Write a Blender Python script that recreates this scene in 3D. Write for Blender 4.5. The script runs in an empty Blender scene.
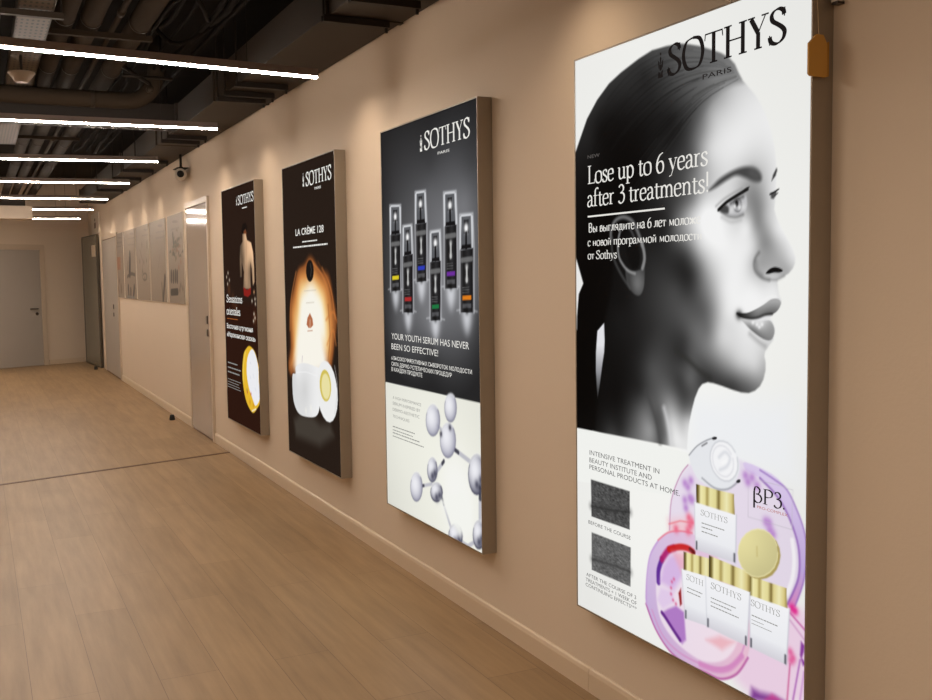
import bpy, bmesh, math, random
import numpy as np
from mathutils import Vector, Matrix
S = bpy.context.scene
COL = S.collection
random.seed(4)
PI = math.pi

# ------------------------------------------------------------------ materials
def lin(c):
    return tuple((v / 12.92 if v <= .04045 else ((v + .055) / 1.055) ** 2.4) for v in c)

def rgb(r, g, b):
    return lin((r / 255, g / 255, b / 255)) + (1,)

def mat(name, col, rough=.6, metal=0, spec=.4, bump=0, bscale=60, vary=0, vscale=3):
    m = bpy.data.materials.new(name); m.use_nodes = True
    nt = m.node_tree; b = nt.nodes['Principled BSDF']
    b.inputs['Roughness'].default_value = rough
    b.inputs['Metallic'].default_value = metal
    b.inputs['Specular IOR Level'].default_value = spec
    tc = nt.nodes.new('ShaderNodeTexCoord')
    n = nt.nodes.new('ShaderNodeTexNoise'); n.inputs['Scale'].default_value = vscale; n.inputs['Detail'].default_value = 4
    nt.links.new(tc.outputs['Object'], n.inputs['Vector'])
    mx = nt.nodes.new('ShaderNodeMix'); mx.data_type = 'RGBA'
    v = vary or .04
    mx.inputs[6].default_value = tuple(c * (1 - v) for c in col[:3]) + (1,)
    mx.inputs[7].default_value = tuple(min(1, c * (1 + v)) for c in col[:3]) + (1,)
    nt.links.new(n.outputs['Fac'], mx.inputs[0]); nt.links.new(mx.outputs[2], b.inputs['Base Color'])
    if bump:
        n2 = nt.nodes.new('ShaderNodeTexNoise'); n2.inputs['Scale'].default_value = bscale
        nt.links.new(tc.outputs['Object'], n2.inputs['Vector'])
        bp = nt.nodes.new('ShaderNodeBump'); bp.inputs['Strength'].default_value = bump; bp.inputs['Distance'].default_value = .01
        nt.links.new(n2.outputs['Fac'], bp.inputs['Height']); nt.links.new(bp.outputs['Normal'], b.inputs['Normal'])
    return m

def emit(name, col, strength, base=(.02, .02, .02, 1)):
    m = bpy.data.materials.new(name); m.use_nodes = True
    b = m.node_tree.nodes['Principled BSDF']
    b.inputs['Base Color'].default_value = base
    b.inputs['Emission Color'].default_value = col
    b.inputs['Emission Strength'].default_value = strength
    b.inputs['Roughness'].default_value = .6; b.inputs['Specular IOR Level'].default_value = 0
    return m

def print_mat(name, backlit, strength=1.0):
    m = bpy.data.materials.new(name); m.use_nodes = True
    nt = m.node_tree; b = nt.nodes['Principled BSDF']
    a = nt.nodes.new('ShaderNodeAttribute'); a.attribute_name = 'print'
    if backlit:
        b.inputs['Base Color'].default_value = (.004, .0032, .0028, 1)
        nt.links.new(a.outputs['Color'], b.inputs['Emission Color'])
        b.inputs['Emission Strength'].default_value = strength
        b.inputs['Roughness'].default_value = .45
        b.inputs['Specular IOR Level'].default_value = 0
    else:
        nt.links.new(a.outputs['Color'], b.inputs['Base Color'])
        b.inputs['Roughness'].default_value = .55
    return m

def floor_mat():
    m = bpy.data.materials.new('pale wood vinyl planks'); m.use_nodes = True
    nt = m.node_tree; b = nt.nodes['Principled BSDF']; L = nt.links.new
    tc = nt.nodes.new('ShaderNodeTexCoord')
    mp = nt.nodes.new('ShaderNodeMapping'); mp.inputs['Rotation'].default_value = (0, 0, PI / 2); mp.inputs['Location'].default_value = (.3, .06, 0)
    L(tc.outputs['Object'], mp.inputs['Vector'])
    br = nt.nodes.new('ShaderNodeTexBrick')
    br.offset = .37; br.offset_frequency = 2; br.squash = 1
    br.inputs['Scale'].default_value = 1
    br.inputs['Brick Width'].default_value = 1.5; br.inputs['Row Height'].default_value = .22
    br.inputs['Mortar Size'].default_value = .0013; br.inputs['Mortar Smooth'].default_value = .3
    br.inputs['Color1'].default_value = (0, 0, 0, 1); br.inputs['Color2'].default_value = (1, 1, 1, 1)
    br.inputs['Mortar'].default_value = (.5, .5, .5, 1); br.inputs['Bias'].default_value = 0
    L(mp.outputs['Vector'], br.inputs['Vector'])
    m2 = nt.nodes.new('ShaderNodeMapping'); m2.inputs['Scale'].default_value = (12, .9, 1)
    L(tc.outputs['Object'], m2.inputs['Vector'])
    n = nt.nodes.new('ShaderNodeTexNoise'); n.inputs['Scale'].default_value = 1.6; n.inputs['Detail'].default_value = 7; n.inputs['Roughness'].default_value = .62
    L(m2.outputs['Vector'], n.inputs['Vector'])
    n2 = nt.nodes.new('ShaderNodeTexNoise'); n2.inputs['Scale'].default_value = 1.5; n2.inputs['Detail'].default_value = 3
    L(tc.outputs['Object'], n2.inputs['Vector'])
    def math_(op, a, c):
        k = nt.nodes.new('ShaderNodeMath'); k.operation = op
        for i, v in enumerate((a, c)):
            if isinstance(v, (int, float)): k.inputs[i].default_value = v
            else: L(v, k.inputs[i])
        return k.outputs[0]
    f = math_('ADD', math_('MULTIPLY', br.outputs['Color'], .16), math_('ADD', math_('MULTIPLY', n.outputs['Fac'], .95), math_('MULTIPLY', n2.outputs['Fac'], .25)))
    r = nt.nodes.new('ShaderNodeValToRGB')
    r.color_ramp.elements[0].position = .3; r.color_ramp.elements[0].color = FLOOR_DARK
    r.color_ramp.elements[1].position = 1.0; r.color_ramp.elements[1].color = FLOOR_LIGHT
    L(f, r.inputs['Fac'])
    mx = nt.nodes.new('ShaderNodeMix'); mx.data_type = 'RGBA'
    L(br.outputs['Fac'], mx.inputs[0]); L(r.outputs['Color'], mx.inputs[6]); mx.inputs[7].default_value = FLOOR_JOINT
    L(mx.outputs[2], b.inputs['Base Color'])
    b.inputs['Roughness'].default_value = .42; b.inputs['Specular IOR Level'].default_value = .28
    bp = nt.nodes.new('ShaderNodeBump'); bp.inputs['Strength'].default_value = .12; bp.inputs['Distance'].default_value = .004
    L(n.outputs['Fac'], bp.inputs['Height']); L(bp.outputs['Normal'], b.inputs['Normal'])
    return m

def tray_mat():
    m = bpy.data.materials.new('perforated grey painted steel'); m.use_nodes = True
    nt = m.node_tree; b = nt.nodes['Principled BSDF']; L = nt.links.new
    tc = nt.nodes.new('ShaderNodeTexCoord')
    mp = nt.nodes.new('ShaderNodeMapping'); mp.inputs['Scale'].default_value = (40, 14, 1)
    L(tc.outputs['Object'], mp.inputs['Vector'])
    vo = nt.nodes.new('ShaderNodeTexVoronoi'); vo.inputs['Scale'].default_value = 1; vo.inputs['Randomness'].default_value = 0
    L(mp.outputs['Vector'], vo.inputs['Vector'])
    r = nt.nodes.new('ShaderNodeValToRGB'); r.color_ramp.interpolation = 'CONSTANT'
    r.color_ramp.elements[0].color = (.004, .003, .003, 1); r.color_ramp.elements[1].position = .26; r.color_ramp.elements[1].color = TRAY_COL
    L(vo.outputs['Distance'], r.inputs['Fac']); L(r.outputs['Color'], b.inputs['Base Color'])
    b.inputs['Roughness'].default_value = .6
    return m

SPOT_W, REAR_FILL_W = 12, 24
FLOOR_DARK = rgb(124, 99, 70); FLOOR_LIGHT = rgb(168, 138, 101); FLOOR_JOINT = rgb(112, 88, 62)
TRAY_COL = rgb(74, 62, 50)
M = dict(
    wall=mat('tan painted plaster', rgb(212, 195, 174), .75, spec=.25, bump=.05, bscale=90, vary=.02, vscale=1.5),
    base=mat('satin tan skirting', rgb(206, 186, 160), .35, spec=.4),
    slab=mat('dark painted concrete', rgb(32, 26, 22), .9, spec=.1, vary=.25),
    duct=mat('painted duct sheet', rgb(50, 41, 32), .6, spec=.25, vary=.1),
    pipe=mat('grey pipe insulation', rgb(54, 45, 36), .85, spec=.1, vary=.1),
    dark=mat('dark painted steel', rgb(34, 27, 22), .6, spec=.3),
    black=mat('black rubber', rgb(20, 18, 17), .5),
    cable=mat('dark cable sheath', rgb(25, 21, 18), .9, spec=.08),
    tray=tray_mat(),
    alu=mat('satin aluminium profile', rgb(150, 138, 122), .4, metal=.35, spec=.5),
    stripbody=mat('grey lacquered profile', rgb(128, 114, 106), .5),
    door=mat('glossy white door lacquer', rgb(172, 158, 146), .09, spec=.6, vary=.01),
    doorfar=mat('satin grey door', rgb(168, 160, 150), .35, spec=.4, vary=.02),
    frame=mat('door frame paint', rgb(196, 178, 156), .4),
    steel=mat('dark brushed handle', rgb(70, 62, 56), .35, metal=.7),
    glass=mat('dark frosted glass', rgb(104, 102, 90), .22, spec=.5, vary=.1),
    seam=mat('brown floor joint strip', rgb(96, 66, 42), .5),
    tag=mat('ochre card tag', rgb(196, 146, 66), .6, vary=.03),
    tagedge=mat('ochre card fold', rgb(172, 122, 46), .6),
    string=mat('pale string', rgb(170, 150, 120), .8),
    white=mat('white plastic', rgb(214, 204, 190), .5),
    sensor=mat('aged plastic', rgb(138, 120, 100), .6),
    doorrim=mat('dark bronze door rim', rgb(74, 66, 54), .4),
    mark=mat('printed grey pictogram', rgb(110, 100, 90), .7),
    strip=emit('lit strip diffuser', (1, .88, .77, 1), 118),
    panel=print_mat('backlit printed fabric', True, .93),
    paper=print_mat('printed paper board', False),
    floor=floor_mat(),
)
def ink(name, r, g, b, lit=True):
    if lit: return emit(name, rgb(r, g, b), .93, (.012, .010, .009, 1))
    return mat(name, rgb(r, g, b), .6)

# ------------------------------------------------------------------ objects
def tag(o, label=None, cat=None, group=None, kind=None):
    if label: o['label'] = label
    if cat: o['category'] = cat
    if group: o['group'] = group
    if kind: o['kind'] = kind
    return o

def link(name, mesh, parent=None, loc=None):
    o = bpy.data.objects.new(name, mesh); COL.objects.link(o)
    if parent: o.parent = parent
    if loc: o.location = loc
    return o

def empty(name, loc=(0, 0, 0), rz=0):
    o = link(name, None, None, loc); o.rotation_euler = (0, 0, rz); o.empty_display_size = .1
    return o

def obj(name, bm, m, parent=None, loc=None, smooth=False, bevel=0):
    if bevel:
        bmesh.ops.bevel(bm, geom=[e for e in bm.edges], offset=bevel, segments=2, affect='EDGES', profile=.6)
    bmesh.ops.recalc_face_normals(bm, faces=bm.faces)
    me = bpy.data.meshes.new(name); bm.to_mesh(me); bm.free()
    for mm in (m if isinstance(m, (list, tuple)) else [m]): me.materials.append(mm)
    if smooth:
        for p in me.polygons: p.use_smooth = True
    return link(name, me, parent, loc)

def add_box(bm, x0, x1, y0, y1, z0, z1, mi=0):
    vs = [bm.verts.new((x, y, z)) for z in (z0, z1) for y in (y0, y1) for x in (x0, x1)]
    for f in ((0, 2, 3, 1), (4, 5, 7, 6), (0, 1, 5, 4), (2, 6, 7, 3), (0, 4, 6, 2), (1, 3, 7, 5)):
        fc = bm.faces.new([vs[i] for i in f]); fc.material_index = mi
    return bm

def box(x0, x1, y0, y1, z0, z1):
    return add_box(bmesh.new(), min(x0, x1), max(x0, x1), min(y0, y1), max(y0, y1), min(z0, z1), max(z0, z1))

def add_tube(bm, pts, r, n=14, caps=True):
    pts = [Vector(p) for p in pts]; rings = []
    up = Vector((0, 0, 1))
    for i, p in enumerate(pts):
        d = (pts[min(i + 1, len(pts) - 1)] - pts[max(i - 1, 0)]).normalized()
        a = d.cross(up)
        if a.length < 1e-3: a = d.cross(Vector((0, 1, 0)))
        a.normalize(); b = a.cross(d).normalized()
        if i and a.dot(pa) < 0: a, b = -a, -b
        pa = a
        rr = r[i] if isinstance(r, (list, tuple)) else r
        rings.append([bm.verts.new(p + a * rr * math.cos(2 * PI * k / n) + b * rr * math.sin(2 * PI * k / n)) for k in range(n)])
    for u, v in zip(rings, rings[1:]):
        for k in range(n): bm.faces.new((u[k], u[(k + 1) % n], v[(k + 1) % n], v[k]))
    if caps:
        bm.faces.new(rings[0][::-1]); bm.faces.new(rings[-1])
    return bm

def tube(pts, r, n=14): return add_tube(bmesh.new(), pts, r, n)

def lathe(prof, n=24, axis='z'):
    bm = bmesh.new(); rings = []
    for r, z in prof:
        rings.append([bm.verts.new((r * math.cos(2 * PI * k / n), r * math.sin(2 * PI * k / n), z)) for k in range(n)])
    for u, v in zip(rings, rings[1:]):
        for k in range(n): bm.faces.new((u[k], u[(k + 1) % n], v[(k + 1) % n], v[k]))
    bm.faces.new(rings[0][::-1]); bm.faces.new(rings[-1])
    return bm

def struct(name, bm, m, parent=None, **k):
    o = obj(name, bm, m, parent, **k)
    if not parent: o['kind'] = 'structure'
    return o

# ------------------------------------------------------------------ printed artwork
def smooth(pts, n=6, closed=True):
    P = np.array(pts, float); N = len(P); out = []
    for i in range(N if closed else N - 1):
        a, b, c, d = (P[(i - 1) % N], P[i], P[(i + 1) % N], P[(i + 2) % N]) if closed else (P[max(i - 1, 0)], P[i], P[i + 1], P[min(i + 2, N - 1)])
        for t in np.arange(n) / n:
            out.append(.5 * (2 * b + (c - a) * t + (2 * a - 5 * b + 4 * c - d) * t * t + (3 * b - a - 3 * c + d) * t ** 3))
    if not closed: out.append(P[-1])
    return np.array(out)

class Canvas:                                   # a print, u to the right and v upward, in centimetres
    def __init__(s, w, h, nx, ny, base=(255, 255, 255)):
        s.w, s.h, s.nx, s.ny = w, h, nx, ny
        s.x, s.y = np.meshgrid(np.linspace(0, w, nx), np.linspace(0, h, ny))
        s.c = np.ones((ny, nx, 3)) * np.array(base) / 255.
        s.px = max(w / nx, h / ny)
    def win(s, P, pad):
        P = np.asarray(P)
        i0 = int(np.clip((P[:, 0].min() - pad) / s.w * (s.nx - 1), 0, s.nx)); i1 = int(np.clip((P[:, 0].max() + pad) / s.w * (s.nx - 1) + 2, 0, s.nx))
        j0 = int(np.clip((P[:, 1].min() - pad) / s.h * (s.ny - 1), 0, s.ny)); j1 = int(np.clip((P[:, 1].max() + pad) / s.h * (s.ny - 1) + 2, 0, s.ny))
        return slice(j0, j1), slice(i0, i1)
    def dist(s, P, w, closed):
        P = np.asarray(P, float); x, y = s.x[w], s.y[w]
        d = np.full(x.shape, 1e9); ins = np.zeros(x.shape, bool)
        Q = np.roll(P, -1, 0) if closed else P[1:]
        for (ax, ay), (bx, by) in zip(P if closed else P[:-1], Q):
            ex, ey = bx - ax, by - ay; l = ex * ex + ey * ey + 1e-12
            t = np.clip(((x - ax) * ex + (y - ay) * ey) / l, 0, 1)
            d = np.minimum(d, (x - ax - t * ex) ** 2 + (y - ay - t * ey) ** 2)
            if closed and ay != by:
                c = (ay > y) != (by > y)
                ins ^= c & (x < (bx - ax) * (y - ay) / (by - ay) + ax)
        d = np.sqrt(d)
        return np.where(ins, -d, d) if closed else d
    def mask(s, P, soft, closed=True, width=0):
        w = s.win(P, soft + width + s.px)
        sd = s.dist(P, w, closed) - width / 2
        k = max(soft, s.px)
        a = np.clip(.5 - sd / k, 0, 1)
        return w, a * a * (3 - 2 * a)
    def paint(s, w, a, col):
        if callable(col): col = col(s.x[w], s.y[w])
        else: col = np.array(col) / 255.
        s.c[w] = s.c[w] * (1 - a[..., None]) + col * a[..., None]
    def fill(s, P, col, soft=0, alpha=1, sm=0):
        if sm: P = smooth(P, sm)
        w, a = s.mask(P, soft); s.paint(w, a * alpha, col)
    def stroke(s, P, width, col, soft=0, alpha=1, sm=0):
        if sm: P = smooth(P, sm, False)
        w, a = s.mask(P, soft, False, width); s.paint(w, a * alpha, col)
    def dabs(s, P, r, col, alpha=1):
        for q in P: 
            w = s.win([q], r * 2.5)
            a = np.exp(-((s.x[w] - q[0]) ** 2 + (s.y[w] - q[1]) ** 2) / r ** 2); s.paint(w, a * alpha, col)
    def tones(s, samples, p=0, c=3.0, lam=.25):   # smooth tone field through sampled greys (multiquadric)
        A = np.array(samples, float)
        P, g = A[:, :2], A[:, 2]; n = len(A); g0 = g.mean()
        K = np.sqrt(((P[:, None] - P[None]) ** 2).sum(-1) + c * c)
        k = np.linalg.solve(K - lam * np.eye(n), g - g0)
        lo, hi = g.min(), g.max()
        def f(x, y):
            o = np.full(x.shape, g0)
            for (u, v), w in zip(P, k): o += w * np.sqrt((x - u) ** 2 + (y - v) ** 2 + c * c)
            return np.repeat((np.clip(o, lo, hi) / 255.)[..., None], 3, 2)
        return f
    def vgrad(s, stops):
        V = [q[0] for q in stops]; Cc = np.array([q[1] for q in stops]) / 255.
        return lambda x, y: np.stack([np.interp(y, V, Cc[:, i]) for i in range(3)], -1)
    def ugrad(s, stops):
        V = [q[0] for q in stops]; Cc = np.array([q[1] for q in stops]) / 255.
        return lambda x, y: np.stack([np.interp(x, V, Cc[:, i]) for i in range(3)], -1)
    def build(s, name, m, parent, X, y0, z0):
        nx, ny = s.nx, s.ny
        co = np.empty((ny, nx, 3)); co[..., 0] = X; co[..., 1] = y0 - s.x / 100; co[..., 2] = z0 + s.y / 100
        i = np.arange(ny * nx).reshape(ny, nx)
        q = np.stack([i[:-1, :-1], i[:-1, 1:], i[1:, 1:], i[1:, :-1]], -1).reshape(-1, 4)
        me = bpy.data.meshes.new(name)
        me.vertices.add(nx * ny); me.vertices.foreach_set('co', co.reshape(-1).astype(np.float32))
        me.loops.add(q.size); me.loops.foreach_set('vertex_index', q.reshape(-1).astype(np.int32))
        me.polygons.add(len(q)); me.polygons.foreach_set('loop_start', (np.arange(len(q)) * 4).astype(np.int32))
        me.update(calc_edges=True)
        c = np.clip(s.c, 0, 1); l = np.where(c <= .04045, c / 12.92, ((c + .055) / 1.055) ** 2.4)
        at = me.color_attributes.new('print', 'FLOAT_COLOR', 'POINT')
        at.data.foreach_set('color', np.concatenate([l, np.ones((ny, nx, 1))], -1).reshape(-1).astype(np.float32))
        me.materials.append(m); me.validate()
        return link(name, me, parent)

# ------------------------------------------------------------------ lettering
G = {
 'S': (.62, 'C .50,.80 .47,.93 .34,1.01 .19,.98 .10,.86 .13,.70 .28,.57 .43,.44 .52,.29 .47,.10 .31,-.01 .15,.02 .06,.12 .04,.24;t .51,.76 .52,1.0;t .035,.0 .035,.27'),
 'O': (.88, 'C .44,1.02 .17,.92 .05,.5 .17,.08 .44,-.02 .71,.08 .83,.5 .71,.92 .44,1.02'),
 'T': (.74, 'L .37,0 .37,.98;t .05,.97 .69,.97;t .05,.97 .03,.78;t .69,.97 .71,.78;t .24,.015 .50,.015'),
 'H': (.86, 'L .16,0 .16,1;L .70,0 .70,1;t .16,.52 .70,.52;t .03,.015 .29,.015;t .03,.985 .29,.985;t .57,.015 .83,.015;t .57,.985 .83,.985'),
 'Y': (.72, 'k .12,.97 .37,.48;t .61,.97 .37,.48;L .37,.5 .37,0;t .02,.985 .25,.985;t .49,.985 .71,.985;t .25,.015 .49,.015'),
 'P': (.60, 'L .14,0 .14,1;C .14,.98 .36,.99 .52,.86 .50,.62 .34,.50 .14,.49;t .03,.015 .26,.015;t .03,.985 .14,.985'),
 'L': (.54, 'L .13,0 .13,1;t .02,.985 .25,.985;t .02,.015 .5,.015;t .5,.015 .52,.22'),
 'o': (.52, 'C .26,.64 .09,.55 .05,.31 .09,.07 .26,-.02 .43,.07 .47,.31 .43,.55 .26,.64'),
 's': (.38, 'C .33,.50 .29,.61 .19,.63 .08,.54 .11,.40 .25,.29 .34,.18 .28,.02 .17,-.01 .06,.04 .04,.16'),
 'e': (.46, 't .07,.35 .40,.37;C .40,.38 .36,.58 .23,.63 .09,.54 .05,.30 .10,.06 .26,-.01 .42,.10'),
 'u': (.54, 'C .11,.60 .10,.2 .15,.03 .27,.01 .41,.12;L .42,.62 .42,0;t .02,.605 .11,.605;t .33,.605 .42,.605;t .42,.015 .52,.03'),
 'p': (.54, 'L .12,.60 .12,-.30;C .12,.46 .20,.60 .33,.62 .45,.50 .48,.31 .44,.10 .32,-.01 .20,.02 .12,.1;t .02,.59 .12,.61;t .02,-.29 .24,-.29'),
 't': (.34, 'C .15,.78 .15,.3 .16,.06 .24,-.01 .33,.06;t .03,.60 .32,.60'),
 '6': (.50, 'C .42,.98 .22,.85 .08,.55 .06,.25 .14,.03 .26,-.02 .40,.06 .45,.28 .40,.50 .27,.56 .13,.48 .08,.36'),
 '3': (.46, 'C .07,.86 .16,.99 .28,.98 .37,.85 .33,.66 .16,.55;C .16,.55 .34,.52 .42,.36 .38,.12 .24,-.02 .10,.02 .04,.12'),
 'y': (.50, 'k .08,.60 .26,.06;t .43,.60 .26,.06 .16,-.22 .05,-.27;t .01,.605 .16,.605;t .36,.605 .49,.605'),
 'a': (.46, 'C .07,.48 .12,.61 .24,.63 .33,.52 .34,.3 .34,.08 .45,.02;C .34,.38 .16,.32 .06,.20 .07,.05 .17,-.01 .28,.05 .34,.16'),
 'r': (.38, 'L .12,0 .12,.60;C .12,.42 .20,.58 .34,.60;t .02,.60 .12,.60;t .03,.015 .24,.015'),
 'f': (.34, 'C .14,0 .14,.6 .16,.9 .26,1.03 .38,.98;t .03,.60 .30,.60;t .03,.015 .27,.015'),
 'n': (.56, 'L .12,0 .12,.60;C .12,.45 .24,.61 .36,.60 .43,.48 .43,.25 .43,0;t .02,.6 .12,.6;t .03,.015 .22,.015;t .34,.015 .53,.015'),
 'm': (.84, 'L .12,0 .12,.60;C .12,.45 .22,.61 .33,.60 .40,.48 .41,.25 .41,0;C .41,.45 .52,.61 .63,.60 .70,.48 .71,.25 .71,0;t .02,.6 .12,.6;t .03,.015 .22,.015;t .32,.015 .50,.015;t .62,.015 .81,.015'),
 'h': (.56, 'L .12,0 .12,1.02;C .12,.45 .24,.61 .36,.60 .43,.48 .43,.25 .43,0;t .02,1 .12,1;t .03,.015 .22,.015;t .34,.015 .53,.015'),
 '!': (.26, 'k .13,1.0 .13,.28;d .13,.06,.065'),
 '.': (.20, 'd .1,.06,.07'),
 'В': (.60, 'L .13,0 .13,1;C .13,.98 .32,.99 .46,.9 .46,.7 .34,.55 .13,.53;C .13,.53 .38,.52 .52,.38 .50,.12 .36,.01 .13,.02'),
 'ы': (.70, 'L .12,0 .12,.6;C .12,.34 .28,.36 .40,.26 .38,.08 .25,.01 .12,.02;L .58,0 .58,.6'),
 'в': (.46, 'L .12,0 .12,.6;C .12,.6 .32,.6 .34,.4 .12,.33;C .12,.33 .40,.34 .41,.1 .28,.01 .12,.01'),
 'г': (.40, 'L .12,0 .12,.6;t .04,.6 .38,.6;t .38,.6 .38,.45'),
 'л': (.52, 'C .22,.6 .2,.2 .12,.03 .03,.05;L .40,0 .40,.6;t .15,.6 .48,.6'),
 'я': (.48, 'L .38,0 .38,.6;C .38,.6 .2,.61 .09,.52 .12,.33 .25,.28 .38,.28;t .25,.28 .05,.0'),
 'д': (.56, 'C .20,.6 .2,.25 .1,.03;L .42,.02 .42,.6;t .12,.6 .48,.6;t .03,.02 .53,.02;t .03,.02 .03,-.14;t .53,.02 .53,-.14'),
 'и': (.56, 'L .12,0 .12,.6;L .43,0 .43,.6;t .12,.08 .43,.52'),
 'й': (.56, 'L .12,0 .12,.6;L .43,0 .43,.6;t .12,.08 .43,.52;C .18,.82 .28,.72 .38,.82'),
 'н': (.56, 'L .12,0 .12,.6;L .43,0 .43,.6;t .12,.31 .43,.31'),
 'м': (.68, 't .12,0 .14,.6;k .14,.6 .33,.08;t .33,.08 .53,.6;L .55,.6 .55,0'),
 'ж': (.74, 'L .37,0 .37,.6;k .05,.6 .37,.31;k .69,.6 .37,.31;k .37,.31 .06,0;k .37,.31 .68,0'),
 'п': (.56, 'L .12,0 .12,.6;L .43,0 .43,.6;t .04,.6 .52,.6'),
 'т': (.44, 'L .22,0 .22,.6;t .03,.6 .41,.6;t .03,.6 .03,.48;t .41,.6 .41,.48'),
 'с': (.44, 'C .39,.48 .33,.6 .22,.63 .08,.52 .05,.3 .1,.07 .25,-.01 .40,.1'),
 'β': (.60, 'L .12,-.42 .12,.7;C .12,.7 .18,.98 .32,1.0 .44,.84 .38,.62 .22,.54;C .22,.54 .44,.5 .54,.28 .44,.04 .28,-.02 .12,.1'),
 'i': (.28, 'L .14,0 .14,.6;t .03,.6 .14,.6;t .03,.015 .25,.015;d .14,.85,.07'), 'l': (.28, 'L .14,0 .14,1.02;t .03,1 .14,1;t .03,.015 .25,.015'),
 ' ': (.26, ''),
}
for k, v in {'р': 'p', 'а': 'a', 'е': 'e', 'о': 'o'}.items(): G[k] = G[v]

def serif(bm, text, box4, place, thick=.13, thin=.045, nib=14):
    u0, v0, u1, h = box4
    adv = sum(G[c][0] for c in text); sx = (u1 - u0) / adv; x = 0
    nib = math.radians(nib)
    for c in text:
        a, st = G[c]
        for s in filter(None, st.split(';')):
            kind, *pp = s.split()
            if kind == 'd':
                X, Y, r = (float(q) for q in pp[0].split(','))
                bm.faces.new([bm.verts.new(place(u0 + (x + X) * sx + r * h * math.cos(PI * k / 5), v0 + Y * h + r * h * math.sin(PI * k / 5))) for k in range(10)])
                continue
            P = [tuple(float(q) for q in w.split(',')) for w in pp]
            P = [(u0 + (x + X) * sx, v0 + Y * h) for X, Y in P]
            if kind == 'C': P = smooth(P, 5, False)
            P = np.array(P); n = len(P)
            D = np.array([P[min(i + 1, n - 1)] - P[max(i - 1, 0)] for i in range(n)]); D /= np.linalg.norm(D, axis=1)[:, None] + 1e-9
            th = np.arctan2(D[:, 1], D[:, 0])
            wd = {'t': np.full(n, thin), 'k': np.full(n, thick)}.get(kind, thin + (thick - thin) * np.abs(np.sin(th - nib)) if kind == 'C' else np.full(n, thick)) * h / 2
            if kind == 't': P = np.concatenate([[P[0] - D[0] * wd[0] * .6], P[1:-1], [P[-1] + D[-1] * wd[-1] * .6]])
            N = np.stack([-D[:, 1], D[:, 0]], -1) * wd[:, None]
            A = [bm.verts.new(place(*q)) for q in P + N]; B_ = [bm.verts.new(place(*q)) for q in P - N]
            for i in range(n - 1): bm.faces.new((A[i], B_[i], B_[i + 1], A[i + 1]))
        x += a

def sans(bm, text, box4, place, bold=0):
    u0, v0, u1, h = box4
    cu = bpy.data.curves.new('t', 'FONT'); cu.body = text; cu.resolution_u = 3; cu.offset = bold
    o = bpy.data.objects.new('t', cu); COL.objects.link(o)
    bpy.context.view_layer.update()
    me = bpy.data.meshes.new_from_object(o.evaluated_get(bpy.context.evaluated_depsgraph_get()))
    xs = [v.co.x for v in me.vertices]; x0, x1 = min(xs), max(xs)
    cap = .729
    vs = [bm.verts.new(place(u0 + (v.co.x - x0) / (x1 - x0) * (u1 - u0), v0 + v.co.y / cap * h)) for v in me.vertices]
    for p in me.polygons:
        try: bm.faces.new([vs[i] for i in p.vertices])
        except ValueError: pass
    bpy.data.objects.remove(o); bpy.data.meshes.remove(me); bpy.data.curves.remove(cu)

def bars(bm, box4, place, seed=0, frac=.8):     # writing too small to read: word-long marks
    r = random.Random(seed); u0, v0, u1, h = box4; x = u0
    while x < u1:
        w = r.uniform(1.2, 4.2) * h; e = min(u1, x + w)
        vv = [(x, v0), (e, v0), (e, v0 + h * frac), (x, v0 + h * frac)]
        bm.faces.new([bm.verts.new(place(*q)) for q in vv]); x = e + .55 * h

def emblem(bm, cx, v0, h, place):                # the little crest that stands before the word
    def poly(pts): bm.faces.new([bm.verts.new(place(cx + a * h, v0 + b * h)) for a, b in pts])
    poly([(-.16, 0), (.16, 0), (.12, .14), (.17, .3), (.05, .24), (.02, .12), (-.04, .2), (-.13, .26), (-.17, .15)])
    poly([(-.05, .28), (.05, .28), (.1, .4), (.05, .52), (-.05, .52), (-.1, .4)])
    poly([(-.14, .34), (-.07, .48), (-.08, .62), (-.17, .7), (-.15, .52)])
    poly([(.14, .34), (.07, .48), (.08, .62), (.17, .7), (.15, .52)])
    poly([(-.035, .54), (.035, .54), (.045, .76), (0, .84), (-.045, .76)])
    poly([(.045 * math.cos(k * PI / 4), .92 + .06 * math.sin(k * PI / 4)) for k in range(8)])

# ------------------------------------------------------------------ light boxes
ZB, HB, T = .33177, 1.9, .0632
YS = [(3.00628, 1.90607), (4.85098, 3.75103), (6.68267, 5.58269), (8.53743, 7.43742)]

def light_box(i, label):
    yf, yn = YS[i]
    r = empty('light_box', (0, (yf + yn) / 2, ZB)); tag(r, label, 'light box', 'backlit posters along the corridor wall')
    off = -(yf + yn) / 2
    bm = bmesh.new(); w = .006
    add_box(bm, -T, -.002, yn + off, yf + off, HB - w, HB); add_box(bm, -T, -.002, yn + off, yf + off, 0, w)
    add_box(bm, -T, -.002, yn + off, yn + w + off, w, HB - w); add_box(bm, -T, -.002, yf - w + off, yf + off, w, HB - w)
    add_box(bm, -.012, -.002, yn + w + off, yf - w + off, w, HB - w)
    obj('housing', bm, M['alu'], r)
    bm = bmesh.new(); e = .005
    for a in ((yn, yf, HB - e, HB), (yn, yf, 0, e), (yn, yn + e, e, HB - e), (yf - e, yf, e, HB - e)):
        add_box(bm, -T - .006, -T, a[0] + off, a[1] + off, a[2], a[3])
    obj('front_rim', bm, M['alu'], r)
    W = (yf - yn) * 100
    return r, W, yf + off

def place(lift, y0):
    X = -T - .004 - lift
    return lambda u, v: (X, y0 - u / 100, v / 100)

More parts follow.
